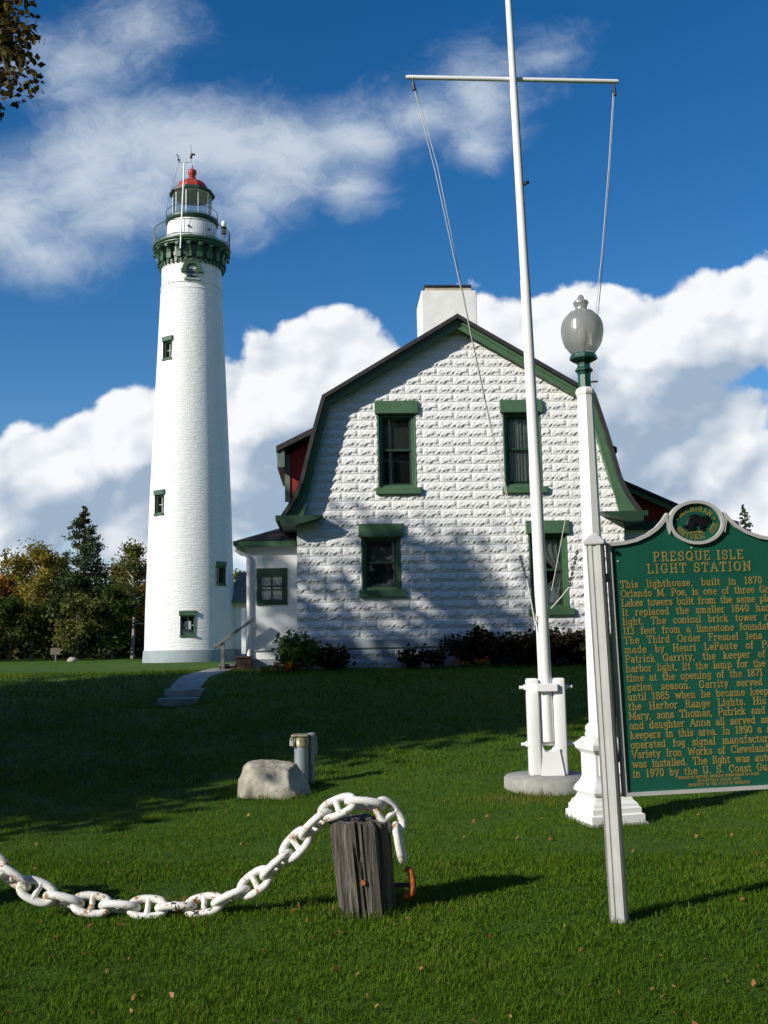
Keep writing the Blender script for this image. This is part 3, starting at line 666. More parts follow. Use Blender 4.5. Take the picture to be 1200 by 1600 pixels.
def house_window(H, k):
    x0, x1, z0, z1 = WINDOWS[k]; dz = -HZ
    f = MB(); f.box(x0 - .05, x0 + .075, .035, .17, z0, z1); f.box(x1 - .075, x1 + .05, .035, .17, z0, z1)
    f.box(x0 + .075, x1 - .075, .04, .17, z1 - .07, z1); f.box(x0 + .075, x1 - .075, .04, .17, z0, z0 + .07)
    f.box(x0 - .03, x0 + .004, -.015, .035, z0, z1); f.box(x1 - .004, x1 + .03, -.015, .035, z0, z1)
    w = f.build('window', M_green, H, dz=dz)
    MB().bbox(x0 - .085, x1 + .085, -.085, .2, z1, z1 + .295, .012).build('lintel', M_green, w, dz=dz)
    MB().bbox(x0 - .09, x1 + .12, -.10, .15, z0 - .145, z0 + .004, .012).build('sill', M_green, w, dz=dz)
    a, b, c0, c1 = x0 + .075, x1 - .075, z0 + .07, z1 - .07; zm = c0 + (c1 - c0) * .52
    s = MB(); 
    for (q0, q1, y) in ((c0, zm + .02, .115), (zm - .02, c1, .09)):
        s.box(a, a + .045, y, y + .03, q0, q1); s.box(b - .045, b, y, y + .03, q0, q1); s.box(a + .045, b - .045, y + .001, y + .029, q1 - .045, q1); s.box(a + .045, b - .045, y + .001, y + .029, q0, q0 + .05)
    s.build('sash', M_dkgreen, w, dz=dz)
    p = MB(); p.box(a + .02, b - .02, .128, .132, c0 + .03, zm); p.box(a + .02, b - .02, .103, .107, zm, c1 - .03); p.build('pane', M_pane, w, dz=dz)
    if k in (1, 3):
        def drape(xa, xb, tie):
            m = MB(); n, r = 36, 12; vs, fs = [], []
            for j in range(r + 1):
                t = j / r; z = c1 - .02 - t * (c1 - c0 - .1)
                sq = 1 - tie * math.exp(-((t - .55) / .22) ** 2) * .75
                for i in range(n + 1):
                    q = i / n; vs.append((xa + (xb - xa) * q * sq, .175 + .02 * math.sin(q * 26) + .008 * math.sin(q * 11 + t * 3), z))
            for j in range(r):
                for i in range(n): fs.append((j * (n + 1) + i, j * (n + 1) + i + 1, (j + 1) * (n + 1) + i + 1, (j + 1) * (n + 1) + i))
            m.add(vs, fs); m.build('curtain', M_fabric, w, True, 180, dz=dz)
        if k == 1: drape(b, a + .31, 0.0); drape(a, a + .31, 0.0)
        else: drape(b, a + .12, 1.0); drape(a, a + .16, 1.0)
    else:
        MB().box(a - .02, b + .02, .22, .226, c0 + (c1 - c0) * .52, c1).build('upper_fill_sheet', M_fillsheet, w, dz=dz); MB().box(a - .02, b + .02, .30, .306, c0, c1 - .05).build('curtain', M_dimsheet, w, dz=dz)  # both sheets, the curtain included, are added to lighten the dark panes
def build_house():
    H = empty('keepers_house', (HX, HY, HZ), "white rock faced keeper's house with gambrel roof and green trim", 'house', rz=R(3)); dz = -HZ
    block_wall(H)
    for k in range(4): house_window(H, k)
    wt = [(HC + x * sx, z) for sx, L_ in ((-1, reversed(WALLTOP)), (1, WALLTOP[1:])) for x, z in L_]
    b = MB()
    b.add([(0.0, .0, HZ - .1), (0.0, HD, HZ - .1), (0.0, HD, 4.5), (0.0, .0, 4.5)], [(0, 1, 2, 3)])
    b.add([(HW, .0, HZ - .1), (HW, HD, HZ - .1), (HW, HD, 4.5), (HW, .0, 4.5)], [(0, 1, 2, 3)])
    b.add([(x, HD, z) for x, z in [(0, HZ - .1)] + wt + [(HW, HZ - .1)]], [tuple(range(len(wt) + 2))])
    b.build('side_wall', M_white, H, dz=dz)
    ib = MB(); ib.box(.12, HW - .12, .7, .72, HZ + .3, 4.4); ib.box(.8, HW - .8, .7, .72, 4.42, 6.9); ib.build('dark_room_sheet', M_inner, H, dz=dz)  # dark sheets added behind the windows stand in for unlit rooms
    # roof: shingle layer, trim boards, soffit
    roof = MB(); roof.strip(sym(OUT), inset(OUT, .085), -.385, HD + .4); rf = roof.build('roof', M_shingle, H, dz=dz)
    INN = [(0, 8.91 - .31), (2.925, 6.875), (3.10, 6.12), (3.36, 5.06), (3.45, 4.7), (3.52, 4.37)]
    MB().strip(inset(OUT, .087), sym(INN), -.26, -.215).build('rake_board', M_green, rf, dz=dz)
    MB().strip(inset(OUT, .087), inset(OUT, .15), -.29, -.262).build('rake_moulding', M_green, rf, dz=dz)
    MB().strip(inset(OUT, .19), inset(OUT, .22), -.215, .05).build('soffit', M_green, rf, dz=dz); MB().strip(inset(OUT, .19), inset(OUT, .22), HD, HD + .38).build('soffit', M_green, rf, dz=dz)
    fz = [(0, 8.66 - .02), (2.95, 6.83), (3.17, 6.08), (3.44, 5.0), (3.6, 4.5)]
    for sx, nm in ((-1, 'l'), (1, 'r')):
        q = [(HC + sx * x, z) for x, z in [(3.10, 4.345), (3.20, 4.27), (3.45, 4.20), (3.62, 4.16), (3.72, 4.12), (4.02, 4.12), (4.05, 4.30), (4.05, 4.345)]]
        if sx < 0: q = q[::-1]
        q2 = [(HC + sx * x, z) for x, z in [(3.66, 4.12), (4.02, 4.12), (4.05, 4.30), (4.05, 4.33), (3.66, 4.33)]]
        if sx < 0: q2 = q2[::-1]
        m = MB(); m.prism(q[::-1], -.40, -.02); m.prism(q2[::-1], -.02, HD + .38); m.build('cornice_return', M_dkgreen, rf, dz=dz)
        t = MB(); t.box(HC + sx * 4.09 - .045, HC + sx * 4.09 + .045, -.39, HD + .38, 4.24, 4.352); t.build('gutter', M_dkgreen, rf, dz=dz)
    # chimney astride the ridge
    ch = MB(); ch.bbox(3.24, 4.72, 3.5, 5.0, 8.2, 10.86, .02)
    c = ch.build('chimney', M_chim, rf, dz=dz)
    MB().bbox(3.36, 4.62, 3.62, 4.85, 10.86, 11.0, .02).build('flue_top', M_chimcap, c, dz=dz)
    MB().box(3.33, 4.60, 3.58, 4.9, 11.0, 11.04).build('cap_plate', M_darkmetal, c, dz=dz)
    # dormers on the steep slopes
    for sx, y0, zo in ((-1, 1.0, 0.0), (1, 2.2, .12)):
        P = lambda x, z: (HC + sx * x, z + zo)
        def poly(pts): return [P(*q) for q in pts] if sx > 0 else [P(*q) for q in pts][::-1]
        d = MB(); d.prism(poly([(3.15, 4.85), (3.92, 4.85), (3.92, 5.95), (3.15, 6.45)]), y0, y0 + 2.2); dd = d.build('dormer', M_red, H, dz=dz)
        MB().prism(poly([(3.05, 6.52), (4.17, 5.97), (4.17, 6.10), (3.05, 6.66)]), y0 - .35, y0 + 2.55).build('roof', M_shingle, dd, dz=dz)
        MB().prism(poly([(3.98, 5.62), (4.15, 5.60), (4.15, 5.965), (3.98, 6.04)]), y0 - .3, y0 + 2.5).build('fascia', M_fasc, dd, dz=dz)
        MB().box(HC + sx * 3.93 - .06, HC + sx * 3.93 + .06, y0 - .03, y0 + .1, 4.85 + zo, 5.95 + zo).build('corner_board', M_fasc, dd, dz=dz)
    # entry porch on the left side
    p = MB(); p.box(-1.23, -.02, 1.2, 3.6, HZ + .2, 3.86)
    pw = p.build('porch_wall', M_white, H, dz=dz)
    MB().box(-1.25, -.03, 1.18, 3.62, HZ - .1, HZ + .22).build('porch_base', M_grey, H, dz=dz)
    MB().box(-1.252, -.6, 1.17, 1.2, 1.4, 1.42).build('porch_band', M_grey, H, dz=dz)
    r = MB(); e0, e1 = 3.95, 4.33
    r.add([(-1.45, .98, e0), (0.0, .98, e0), (0.0, 3.85, e0), (-1.45, 3.85, e0), (-.42, 1.75, e1), (0.0, 1.75, e1 + .03), (0.0, 3.1, e1 + .03), (-.42, 3.1, e1)],
          [(0, 1, 5, 4), (3, 0, 4, 7), (2, 3, 7, 6), (4, 5, 6, 7), (0, 3, 2, 1)])
    pr = r.build('porch_roof', M_shingle, H, dz=dz)
    MB().box(-1.43, -.02, 1.0, 1.04, 3.80, 3.946).box(-1.43, -1.39, 1.04, 3.83, 3.80, 3.946).box(-1.39, -.02, 1.04, 3.83, 3.86, 3.88).build('fascia', M_green, pr, dz=dz)
    MB().box(-1.52, -1.435, .98, 3.85, 3.84, 3.94).build('gutter', M_dkgreen, pr, dz=dz)
    MB().tube([(-1.47, 1.08, 3.86), (-1.46, 1.1, 3.74), (-1.35, 1.13, 3.66), (-1.22, 1.15, 3.62), (-1.17, 1.155, 3.52), (-1.17, 1.155, 1.3)], .045, 10).build('downspout', M_white, pr, True, dz=dz)
    f = MB(); f.box(-1.0, -.88, 1.165, 1.21, 2.46, 3.31); f.box(-.41, -.28, 1.165, 1.21, 2.46, 3.31); f.box(-.88, -.41, 1.165, 1.21, 3.12, 3.31); f.box(-.88, -.41, 1.165, 1.21, 2.46, 2.58)
    pwn = f.build('porch_window', M_dkgreen, H, dz=dz)
    MB().box(-.88, -.41, 1.193, 1.197, 2.58, 3.12).build('pane', M_viewpane, pwn, dz=dz)
    MB().box(-.66, -.63, 1.175, 1.192, 2.58, 3.12).box(-.88, -.66, 1.176, 1.191, 2.88, 2.91).box(-.63, -.41, 1.176, 1.191, 2.88, 2.91).box(-.88, -.66, 1.176, 1.191, 2.80, 2.825).box(-.63, -.41, 1.176, 1.191, 2.80, 2.825).build('muntin', M_dkgreen, pwn, dz=dz)
    dr = MB(); dr.box(-1.262, -1.23, 1.55, 2.45, 1.35, 3.35); dd = dr.build('porch_door', M_dkgreen, H, dz=dz)
    MB().bbox(-1.37, -1.27, 1.46, 1.50, 1.34, 2.4, .008).build('open_screen_door', M_white, H, dz=dz)
    # right wing with a shed roof and red shingled end
    w = MB(); w.box(HW + .02, 10.0, 1.2, 6.0, HZ - .1, 4.08); w.build('wing_wall', M_white, H, dz=dz)
    MB().box(HW + .02, 10.1, 1.1, 6.0, 4.085, 4.28).build('wing_eave', M_dkgreen, H, dz=dz)
    MB().prism([(HW + .03, 4.283), (9.95, 4.283), (9.2, 4.48), (HW + .03, 5.2)], 1.2, 6.0).build('wing_gable', M_red, H, dz=dz)
    wr = MB(); wr.strip([(HW - .2, 5.44), (HW + .35, 5.24), (9.1, 4.60), (10.4, 4.22)], [(HW - .2, 5.36), (HW + .35, 5.16), (9.1, 4.5), (10.4, 4.12)], .9, 6.4); wrr = wr.build('wing_roof', M_shingle, H, dz=dz)
    MB().strip([(HW + .1, 5.25), (HW + .35, 5.155), (9.1, 4.495), (10.38, 4.115)], [(HW + .1, 5.12), (HW + .35, 5.03), (9.1, 4.37), (10.38, 4.0)], .95, 1.0).build('wing_fascia', M_green, wrr, dz=dz)
M_fillsheet = paint('grey_fill_sheet', (.3, .27, .26), .9, .1, 6.0, 0)
M_dimsheet = paint('dim_fill_sheet', (.12, .11, .11), .9, .15, 4.0, 0)
M_chim = paint('chimney_white_paint', (.78, .77, .72), .6, .08, 3.0, .4, 8, .015, dirt=(.6, .52, .42), dirt_amt=.25)
M_fasc = paint('pale_green_board', (.13, .17, .13), .5, .1, 4.0, .1, 40, .002)
build_house()

def build_porch_steps():
    s = empty('porch_steps', (-3.42, 23.2, gzf(-3.4, 23.2)), 'brown wooden steps with a grey handrail beside the white entry porch', 'steps', rz=R(3))
    for i, (x0, x1, h) in enumerate(((-.42, -.06, .13), (-.06, .3, .30))):
        MB().bbox(x0, x1 + .02, -.35, .75, h - .05, h, .01).build('tread', M_gwood if i == 0 else M_bwood, s)
        MB().box(x0 + .02, x1, -.32, .72, -.12, h - .052).build('riser', M_bwood, s)
    MB().bbox(-.36, -.28, -.42, -.34, -.2, .60, .008).build('post', M_gwood, s)
    T = Matrix.Translation((-.02, -.38, .86)) @ Matrix.Rotation(R(-35), 4, 'Y')
    MB().bbox(-.62, .5, -.07, .07, -.03, .03, .008, T).build('handrail', M_gwood, s)
build_porch_steps()

def build_passage():
    P = empty('covered_passage', (-4.6, 50.0, .70), 'low white covered passage with grey shingle roof against the lighthouse base', 'passage')
    MB().box(-3.05, 3.4, 0, 2.4, -.2, 2.98).build('wall', M_white, P)
    MB().box(-3.0, 3.42, -.03, 2.43, -.3, .60).build('foundation_band', M_grey, P)
    r = MB(); r.add([(-3.2, -.4, 2.95), (3.7, -.4, 2.95), (3.7, 2.7, 2.95), (-3.2, 2.7, 2.95), (-2.9, 1.0, 4.5), (3.0, 1.0, 4.5)], [(0, 1, 5, 4), (1, 2, 5), (2, 3, 4, 5), (3, 0, 4), (0, 3, 2, 1)])
    r.build('roof', M_greyroof, P)
    MB().box(-3.2, 3.72, -.44, -.402, 2.87, 2.97).build('fascia', M_green, P)
build_passage()

# ------------------------------------------------------------------ flagpole
def build_flagpole():
    g = .05
    f = empty('flagpole', (1.60, 10.35, g), 'tall white yardarm flagpole in a bolted steel stand on a round concrete pad', 'flagpole')
    rnd = random.Random(2); n = 40
    MB().lathe([(.445, -.1), (.435, .14), (.42, .158), (.03, .165)], 56).build('base', M_conc, f, True, 50)
    def P(x, z): return (x * 10.35 / 10.2 - 1.60, 0, 1.6 + (z - 1.6) * 10.35 / 10.2 - g)
    st = []
    for x0, x1 in ((-.155, -.03), (.095, .22)):
        pass
    for xc in (-.118, .15):
        m = MB(); m.bbox(xc - .062, xc + .062, -.072, .072, .16, 1.13, .02); st.append(m.build('support_post', M_white, f, True, 50))
    arc_ = [(.086 + .0 - .066 * math.cos(q), .47 - .055 * math.sin(q)) for q in np.linspace(0, math.pi, 13)]
    blk = [(-.05, .16), (.09, .16), (.09, .47)]
    poly = [(-.048, .162), (.088, .162), (.088, .45)] + [(.02 + .06 * math.cos(q), .45 - .05 * math.sin(q)) for q in np.linspace(0, math.pi, 13)][0:] + [(-.048, .45)]
    MB().prism(poly, -.06, .06).build('socket_block', M_white, f)
    MB().prism([(-.075, .164), (.165, .164), (.125, .40), (.13, .428), (.09, .428), (.075, .40), (-.025, .40), (-.035, .428), (-.05, .428), (-.045, .40)], -.09, -.0765).build('gusset_plate', M_white, f)
    MB().bbox(-.09, .125, -.115, -.077, 1.0, 1.078, .006).build('crosspiece', M_white, f)
    for z in (1.04, .47):
        b = MB(); b.tube([(-.25, 0, z), (.29, 0, z)], .017, 10); b.tube([(-.205, 0, z), (-.172, 0, z)], .03, 6); b.tube([(.212, 0, z), (.24, 0, z)], .028, 6); b.build('bolt', M_white, f, True)
    # sectional pole, a small step at each joint
    seg = [(.56, .069, 1.60), (3.35, .064, 1.578), (3.35, .060, 1.578), (5.37, .053, 1.549), (5.37, .049, 1.549), (7.55, .043, 1.512), (7.55, .039, 1.512), (11.2, .03, 1.45)]
    z0, z1 = seg[0][0], seg[-1][0]
    pts = []; rad = []
    for z, r_, x in seg:
        pts.append(P(1.597 - (z - .5) * .0128 + .02 * math.sin((z - .5) / 7.5 * math.pi), z + (.012 if rad and abs(rad[-1] - r_) < .0045 and abs(pts[-1][2] + g - z) < .001 else 0))); rad.append(r_)
    full, fr = [], []
    for i in range(len(pts) - 1):
        k = 8 if abs(pts[i + 1][2] - pts[i][2]) > .1 else 1
        for j in range(k):
            t = j / k; full.append(tuple(Vector(pts[i]).lerp(Vector(pts[i + 1]), t))); fr.append(rad[i] * (1 - t) + rad[i + 1] * t)
    full.append(pts[-1]); fr.append(rad[-1])
    MB().tube(full, fr, 28).build('pole', M_white, f, True, 30)
    MB().tube([(q[0], .06, q[2]) for q in (P(.335, 7.74), P(.36, 7.739), P(2.65, 7.639), P(2.671, 7.638))], [.02, .025, .025, .02], 16).build('yardarm', M_white, f, True)
    for q in (MB().box(-.085, -.06, -.02, .02, 1.80, 1.96), MB().box(.05, .075, -.02, .02, 1.78, 1.94), MB().tube([P(1.565, 6.44), (.04, -.06, P(0, 6.44)[2])], .02, 8)): q.build('cleat', M_darkmetal, f)
FK = 10.35 / 10.2
build_flagpole()
def build_halyards():
    Y = 10.38
    def p(px, py, dy=0.0): return at(px, py, Y + dy)
    def go(name, label, top, strands, chain, tail):
        a = p(*top); e = empty(name, a, label, 'halyard', 'rope halyards on the flagpole')
        L = lambda q: tuple(np.array(q) - a)
        m = MB(); m.tube([L(p(top[0], top[1] - 8)), L(p(top[0] + .5, top[1]))], .012, 8); m.tube([L(p(top[0] + .5, top[1])), L(p(top[0] + 2, top[1] + 11))], .02, 8); m.build('pulley', M_darkmetal, e)
        for s in strands:
            pts = [L(p(x, y, dy)) for x, y, dy in s]; MB().tube(pts, .0042, 6).build('rope', M_rope, e, True)
        c = MB(); n = len(chain)
        A, B = np.array(p(*chain[0])), np.array(p(*chain[1])); k = 7
        for i in range(k):
            q0, q1 = A + (B - A) * (i / k), A + (B - A) * ((i + .8) / k); o = np.array([.012 * (-1) ** i, .01 * (i % 2), 0])
            c.tube([L(q0), L((q0 + q1) / 2 + o), L(q1)], .009, 6); c.tube([L(q0), L((q0 + q1) / 2 - o), L(q1)], .006, 6)
        c.build('snap_chain', M_darkmetal, e)
        MB().tube([L(p(x, y, dy)) for x, y, dy in tail], .0075, 6).build('tied_end', M_rope, e, True)
    go('halyard', 'slack rope halyard hanging from the left end of the yardarm', (645, 130),
       [[(647, 138, 0), (680, 268, 0), (715, 428, -.02), (735, 520, -.03), (760, 640, -.04), (783, 740, -.05), (812, 868, -.06)], [(650, 138, .02), (684, 262, .02), (717, 425, 0), (738, 530, -.02), (764, 650, -.03), (790, 760, -.05), (813, 868, -.06)]],
       ((812, 868, -.06), (823, 905, -.06)), [(823, 905, -.06), (831, 945, -.07), (836, 975, -.08), (835, 985, -.1), (836, 978, -.09), (840, 962, -.08)])
    go('halyard', 'slack rope halyard hanging from the right end of the yardarm', (959, 138),
       [[(958, 146, 0), (951, 260, 0), (941, 390, 0), (930, 495, -.02), (923, 625, -.04), (912, 740, -.06), (902, 856, -.08)], [(960, 146, .02), (953, 262, .02), (944, 390, .02), (934, 495, 0), (926, 615, 0), (905, 720, -.03), (883, 814, -.06), (862, 923, -.08)]],
       ((902, 860, -.08), (889, 918, -.08)), [(889, 918, -.08), (876, 934, -.08), (861, 951, -.08)])
build_halyards()

# ------------------------------------------------------------------ lamp post
def build_lamp():
    b = empty('lamp_post', (1.83, 8.75, .0), 'white cast lamp post with a frosted acorn globe standing on the lawn', 'street lamp', rz=R(16))
    def sq(prof, n=4): return MB().lathe([(r * math.sqrt(2), z) for r, z in prof], n, rot=math.pi / 4)
    sq([(.265, -.1), (.265, .045), (.255, .055)]).build('footing', M_conc, b)
    sq([(.245, .05), (.245, .115), (.225, .125), (.225, .165), (.21, .18), (.205, .2), (.18, .225), (.165, .26)]).build('plinth', M_white, b)
    sq([(.165, .262), (.185, .28), (.19, .295), (.175, .33), (.145, .37), (.135, .40), (.132, .412), (.132, .60), (.142, .615), (.165, .64), (.168, .66), (.168, .685), (.13, .72), (.12, .735)]).build('pedestal', M_white, b)
    pn = MB()
    for k in range(4):
        T = Matrix.Rotation(k * math.pi / 2, 4, 'Z')
        pn.strip([(-.10, .43), (.10, .43), (.10, .59), (-.10, .59), (-.10, .43)], [(-.088, .442), (.088, .442), (.088, .578), (-.088, .578), (-.088, .442)], -.139, -.130, T)
        pn.strip([(-.065, .462), (.065, .462), (.065, .558), (-.065, .558), (-.065, .462)], [(-.055, .47), (.055, .47), (.055, .55), (-.055, .55), (-.055, .47)], -.138, -.130, T)
    pn.build('panel_moulding', M_white, b)
    def oc(prof, rot=math.pi / 8): return MB().lathe(prof, 8, rot=rot)
    oc([(.12, .735), (.135, .745), (.138, .77), (.125, .79), (.132, .80), (.13, .83), (.11, .85), (.098, .86), (.096, 1.2), (.072, 3.72), (.074, 3.74), (.082, 3.755), (.086, 3.775), (.078, 3.80), (.06, 3.815)]).build('shaft', M_white, b)
    oc([(.058, 3.81), (.056, 3.93), (.064, 3.955), (.08, 3.97), (.081, 3.98), (.062, 4.0), (.056, 4.02), (.058, 4.04), (.085, 4.055), (.124, 4.075), (.126, 4.085), (.118, 4.11), (.108, 4.125)]).build('collar', M_lampgreen, b)
    s = .945e-3; zc = lambda y: 4.135 + (770 - y) * s * 1.03
    prof = [(112, 772), (120, 762), (140, 735), (166, 700), (184, 660), (196, 610), (202, 560), (200, 520), (192, 480), (178, 450), (158, 425), (138, 405), (124, 396), (122, 388), (112, 378), (80, 371), (62, 362), (55, 345), (56, 325), (66, 305), (73, 292), (73, 278), (64, 268), (42, 262), (33, 252), (31, 235), (24, 218), (12, 208), (1, 205)]
    m = MB(); m.lathe([(r * s, zc(y)) for r, y in prof], 64)
    m.f = m.f[1:] if len(m.f[0]) == 64 else [q for q in m.f if len(q) == 4]
    gl = m.build('globe', M_globe, b, True, 60)
    MB().lathe([(.02, 4.13), (.02, 4.2), (.035, 4.22), (.05, 4.28), (.035, 4.36), (.01, 4.38)], 16).build('bulb', M_fabric, b, True)
    MB().tube([(.04, -.05, 3.86), (.10, -.06, 3.865)], .008, 6).build('set_screw', M_darkmetal, b)
build_lamp()

# ------------------------------------------------------------------ stroke lettering (slab serif)
def arc(cx, cy, rx, ry, a0, a1, n=7): return [(cx + rx * math.cos(R(a0 + (a1 - a0) * i / n)), cy + ry * math.sin(R(a0 + (a1 - a0) * i / n))) for i in range(n + 1)]
def L_(*c): return [(c[i], c[i + 1]) for i in range(0, len(c), 2)]
def sf(x, y, w=.14): return [(x - w, y), (x + w, y)]
XH = .66
def glyphs():
    G = {}
    def g(ch, w, *st): G[ch] = (w, st)
    o = lambda cx, cy, rx, ry: arc(cx, cy, rx, ry, 0, 360, 12)
    g('A', .84, L_(.08, 0, .42, 1), L_(.42, 1, .76, 0), L_(.2, .34, .64, .34), sf(.08, 0, .11), sf(.76, 0, .11))
    g('B', .74, L_(.16, 0, .16, 1), L_(.03, 1, .4, 1) + arc(.42, .76, .2, .24, 90, -90), L_(.16, .52, .44, .52) + arc(.44, .26, .24, .26, 90, -90), L_(.03, 0, .44, 0))
    g('C', .76, arc(.42, .5, .35, .5, 45, 315, 10), L_(.67, .68, .67, .98))
    g('D', .8, L_(.16, 0, .16, 1), L_(.03, 1, .36, 1) + arc(.36, .5, .36, .5, 90, -90, 9), L_(.36, 0, .03, 0))
    g('E', .7, L_(.16, 0, .16, 1), L_(.03, 1, .6, 1), L_(.6, 1, .6, .82), L_(.16, .52, .46, .52), L_(.03, 0, .62, 0), L_(.62, 0, .62, .2))
    g('F', .66, L_(.16, 0, .16, 1), L_(.03, 1, .6, 1), L_(.6, 1, .6, .8), L_(.16, .52, .46, .52), sf(.16, 0, .14))
    g('G', .82, arc(.42, .5, .35, .5, 45, 300, 10), L_(.67, .68, .67, .96), L_(.66, .06, .66, .42), L_(.48, .42, .78, .42))
    g('H', .86, L_(.16, 0, .16, 1), L_(.7, 0, .7, 1), L_(.16, .5, .7, .5), sf(.16, 0), sf(.16, 1), sf(.7, 0), sf(.7, 1))
    g('I', .36, L_(.18, 0, .18, 1), sf(.18, 0, .15), sf(.18, 1, .15))
    g('K', .8, L_(.16, 0, .16, 1), L_(.16, .4, .64, 1), L_(.32, .58, .68, 0), sf(.16, 0), sf(.16, 1), sf(.68, 0, .1), sf(.62, 1, .1))
    g('L', .68, L_(.16, 0, .16, 1), sf(.16, 1), L_(.03, 0, .6, 0), L_(.6, 0, .6, .24))
    g('M', 1.0, L_(.14, 0, .14, 1), L_(.14, 1, .5, .15), L_(.5, .15, .86, 1), L_(.86, 1, .86, 0), sf(.14, 0, .12), sf(.86, 0, .12), sf(.08, 1, .08), sf(.92, 1, .08))
    g('N', .88, L_(.14, 0, .14, 1), L_(.14, 1, .74, 0), L_(.74, 0, .74, 1), sf(.14, 0, .12), sf(.74, 1, .12), sf(.08, 1, .08))
    g('O', .86, o(.43, .5, .36, .5))
    g('P', .72, L_(.16, 0, .16, 1), L_(.03, 1, .42, 1) + arc(.42, .73, .24, .27, 90, -90) + [(.16, .46)], sf(.16, 0))
    g('Q', .86, o(.43, .5, .36, .5), L_(.46, .2, .76, -.12))
    g('R', .8, L_(.16, 0, .16, 1), L_(.03, 1, .42, 1) + arc(.42, .75, .22, .25, 90, -90) + [(.16, .5)], L_(.4, .5, .68, 0), sf(.16, 0), sf(.7, 0, .1))
    g('S', .68, arc(.34, .75, .25, .25, 30, 260, 8) + arc(.34, .25, .27, .26, 80, -150, 8), L_(.58, .7, .58, .98), L_(.08, .02, .08, .3))
    g('T', .76, L_(.38, 0, .38, 1), L_(.04, 1, .72, 1), L_(.04, 1, .04, .78), L_(.72, 1, .72, .78), sf(.38, 0, .15))
    g('U', .84, [(.15, 1), (.15, .3)] + arc(.42, .28, .27, .28, 180, 360) + [(.69, 1)], sf(.15, 1, .12), sf(.69, 1, .12))
    g('V', .82, L_(.08, 1, .41, 0), L_(.41, 0, .74, 1), sf(.08, 1, .11), sf(.74, 1, .11))
    g('W', 1.1, L_(.08, 1, .3, 0), L_(.3, 0, .55, .9), L_(.55, .9, .8, 0), L_(.8, 0, 1.02, 1), sf(.08, 1, .1), sf(1.02, 1, .1))
    g('Y', .8, L_(.08, 1, .4, .46), L_(.72, 1, .4, .46), L_(.4, .46, .4, 0), sf(.08, 1, .1), sf(.72, 1, .1), sf(.4, 0, .14))
    h = XH / 2
    g('a', .6, arc(.26, .2, .2, .2, 0, 360, 10), [(.1, .56)] + arc(.28, .46, .18, .2, 120, 0, 5) + [(.46, 0)], L_(.46, 0, .56, 0))
    g('b', .64, L_(.14, 0, .14, 1), o(.35, h, .22, h), L_(.02, 1, .14, 1))
    g('c', .56, arc(.3, h, .24, h, 50, 320, 9), L_(.46, .46, .46, .6))
    g('d', .66, L_(.5, 0, .5, 1), o(.28, h, .22, h), L_(.38, 1, .5, 1), L_(.5, 0, .6, 0))
    g('e', .58, arc(.3, h, .24, h, 0, 315, 10), L_(.06, .36, .54, .36))
    g('f', .44, [(.18, 0), (.18, .8)] + arc(.32, .82, .14, .18, 180, 50, 5), L_(.04, XH, .38, XH), sf(.18, 0, .13))
    g('g', .62, o(.27, .38, .2, .28), [(.47, .6), (.47, -.06)] + arc(.27, -.08, .2, .2, 0, -160, 6), L_(.47, .64, .6, .64))
    g('h', .7, L_(.14, 0, .14, 1), arc(.33, .42, .19, .24, 180, 0) + [(.52, 0)], sf(.14, 0, .11), sf(.53, 0, .11), L_(.02, 1, .14, 1))
    g('i', .32, L_(.16, 0, .16, XH), L_(.16, .84, .16, .98), sf(.16, 0, .12), L_(.04, XH, .16, XH))
    g('k', .66, L_(.14, 0, .14, 1), L_(.14, .26, .5, XH), L_(.26, .38, .54, 0), sf(.14, 0, .11), sf(.54, 0, .1), L_(.02, 1, .14, 1))
    g('l', .32, L_(.16, 0, .16, 1), sf(.16, 0, .12), L_(.04, 1, .16, 1))
    g('m', 1.02, L_(.14, 0, .14, XH), arc(.31, .42, .17, .24, 180, 0) + [(.48, 0)], arc(.65, .42, .17, .24, 180, 0) + [(.82, 0)], sf(.14, 0, .1), sf(.48, 0, .09), sf(.84, 0, .1), L_(.02, XH, .14, XH))
    g('n', .7, L_(.14, 0, .14, XH), arc(.33, .42, .19, .24, 180, 0) + [(.52, 0)], sf(.14, 0, .11), sf(.53, 0, .11), L_(.02, XH, .14, XH))
    g('o', .6, o(.3, h, .24, h))
    g('p', .66, L_(.14, -.28, .14, XH), o(.36, h, .22, h), sf(.14, -.28, .11), L_(.02, XH, .14, XH))
    g('r', .5, L_(.14, 0, .14, XH), arc(.36, .38, .2, .28, 170, 60, 4), sf(.14, 0, .12), L_(.02, XH, .14, XH))
    g('s', .52, arc(.26, .49, .17, .17, 30, 250, 7) + arc(.26, .17, .19, .17, 70, -150, 7), L_(.43, .5, .43, .64), L_(.07, .02, .07, .18))
    g('t', .44, [(.18, .88), (.18, .14)] + arc(.3, .14, .12, .14, 180, 320, 5), L_(.03, XH, .38, XH))
    g('u', .68, [(.13, XH), (.13, .22)] + arc(.31, .22, .18, .22, 180, 360, 6), L_(.49, 0, .49, XH), L_(.02, XH, .13, XH), L_(.38, XH, .49, XH), L_(.49, 0, .6, 0))
    g('v', .62, L_(.08, XH, .31, 0), L_(.31, 0, .54, XH), sf(.08, XH, .1), sf(.54, XH, .1))
    g('w', .88, L_(.08, XH, .26, 0), L_(.26, 0, .44, XH), L_(.44, XH, .62, 0), L_(.62, 0, .8, XH), sf(.08, XH, .09), sf(.8, XH, .09))
    g('y', .62, L_(.08, XH, .31, 0), L_(.54, XH, .26, -.22), L_(.26, -.22, .12, -.26), sf(.08, XH, .1), sf(.54, XH, .1))
    g('0', .64, o(.32, .5, .24, .5)); g('1', .44, L_(.22, 0, .22, 1), L_(.06, .84, .22, 1), sf(.22, 0, .14))
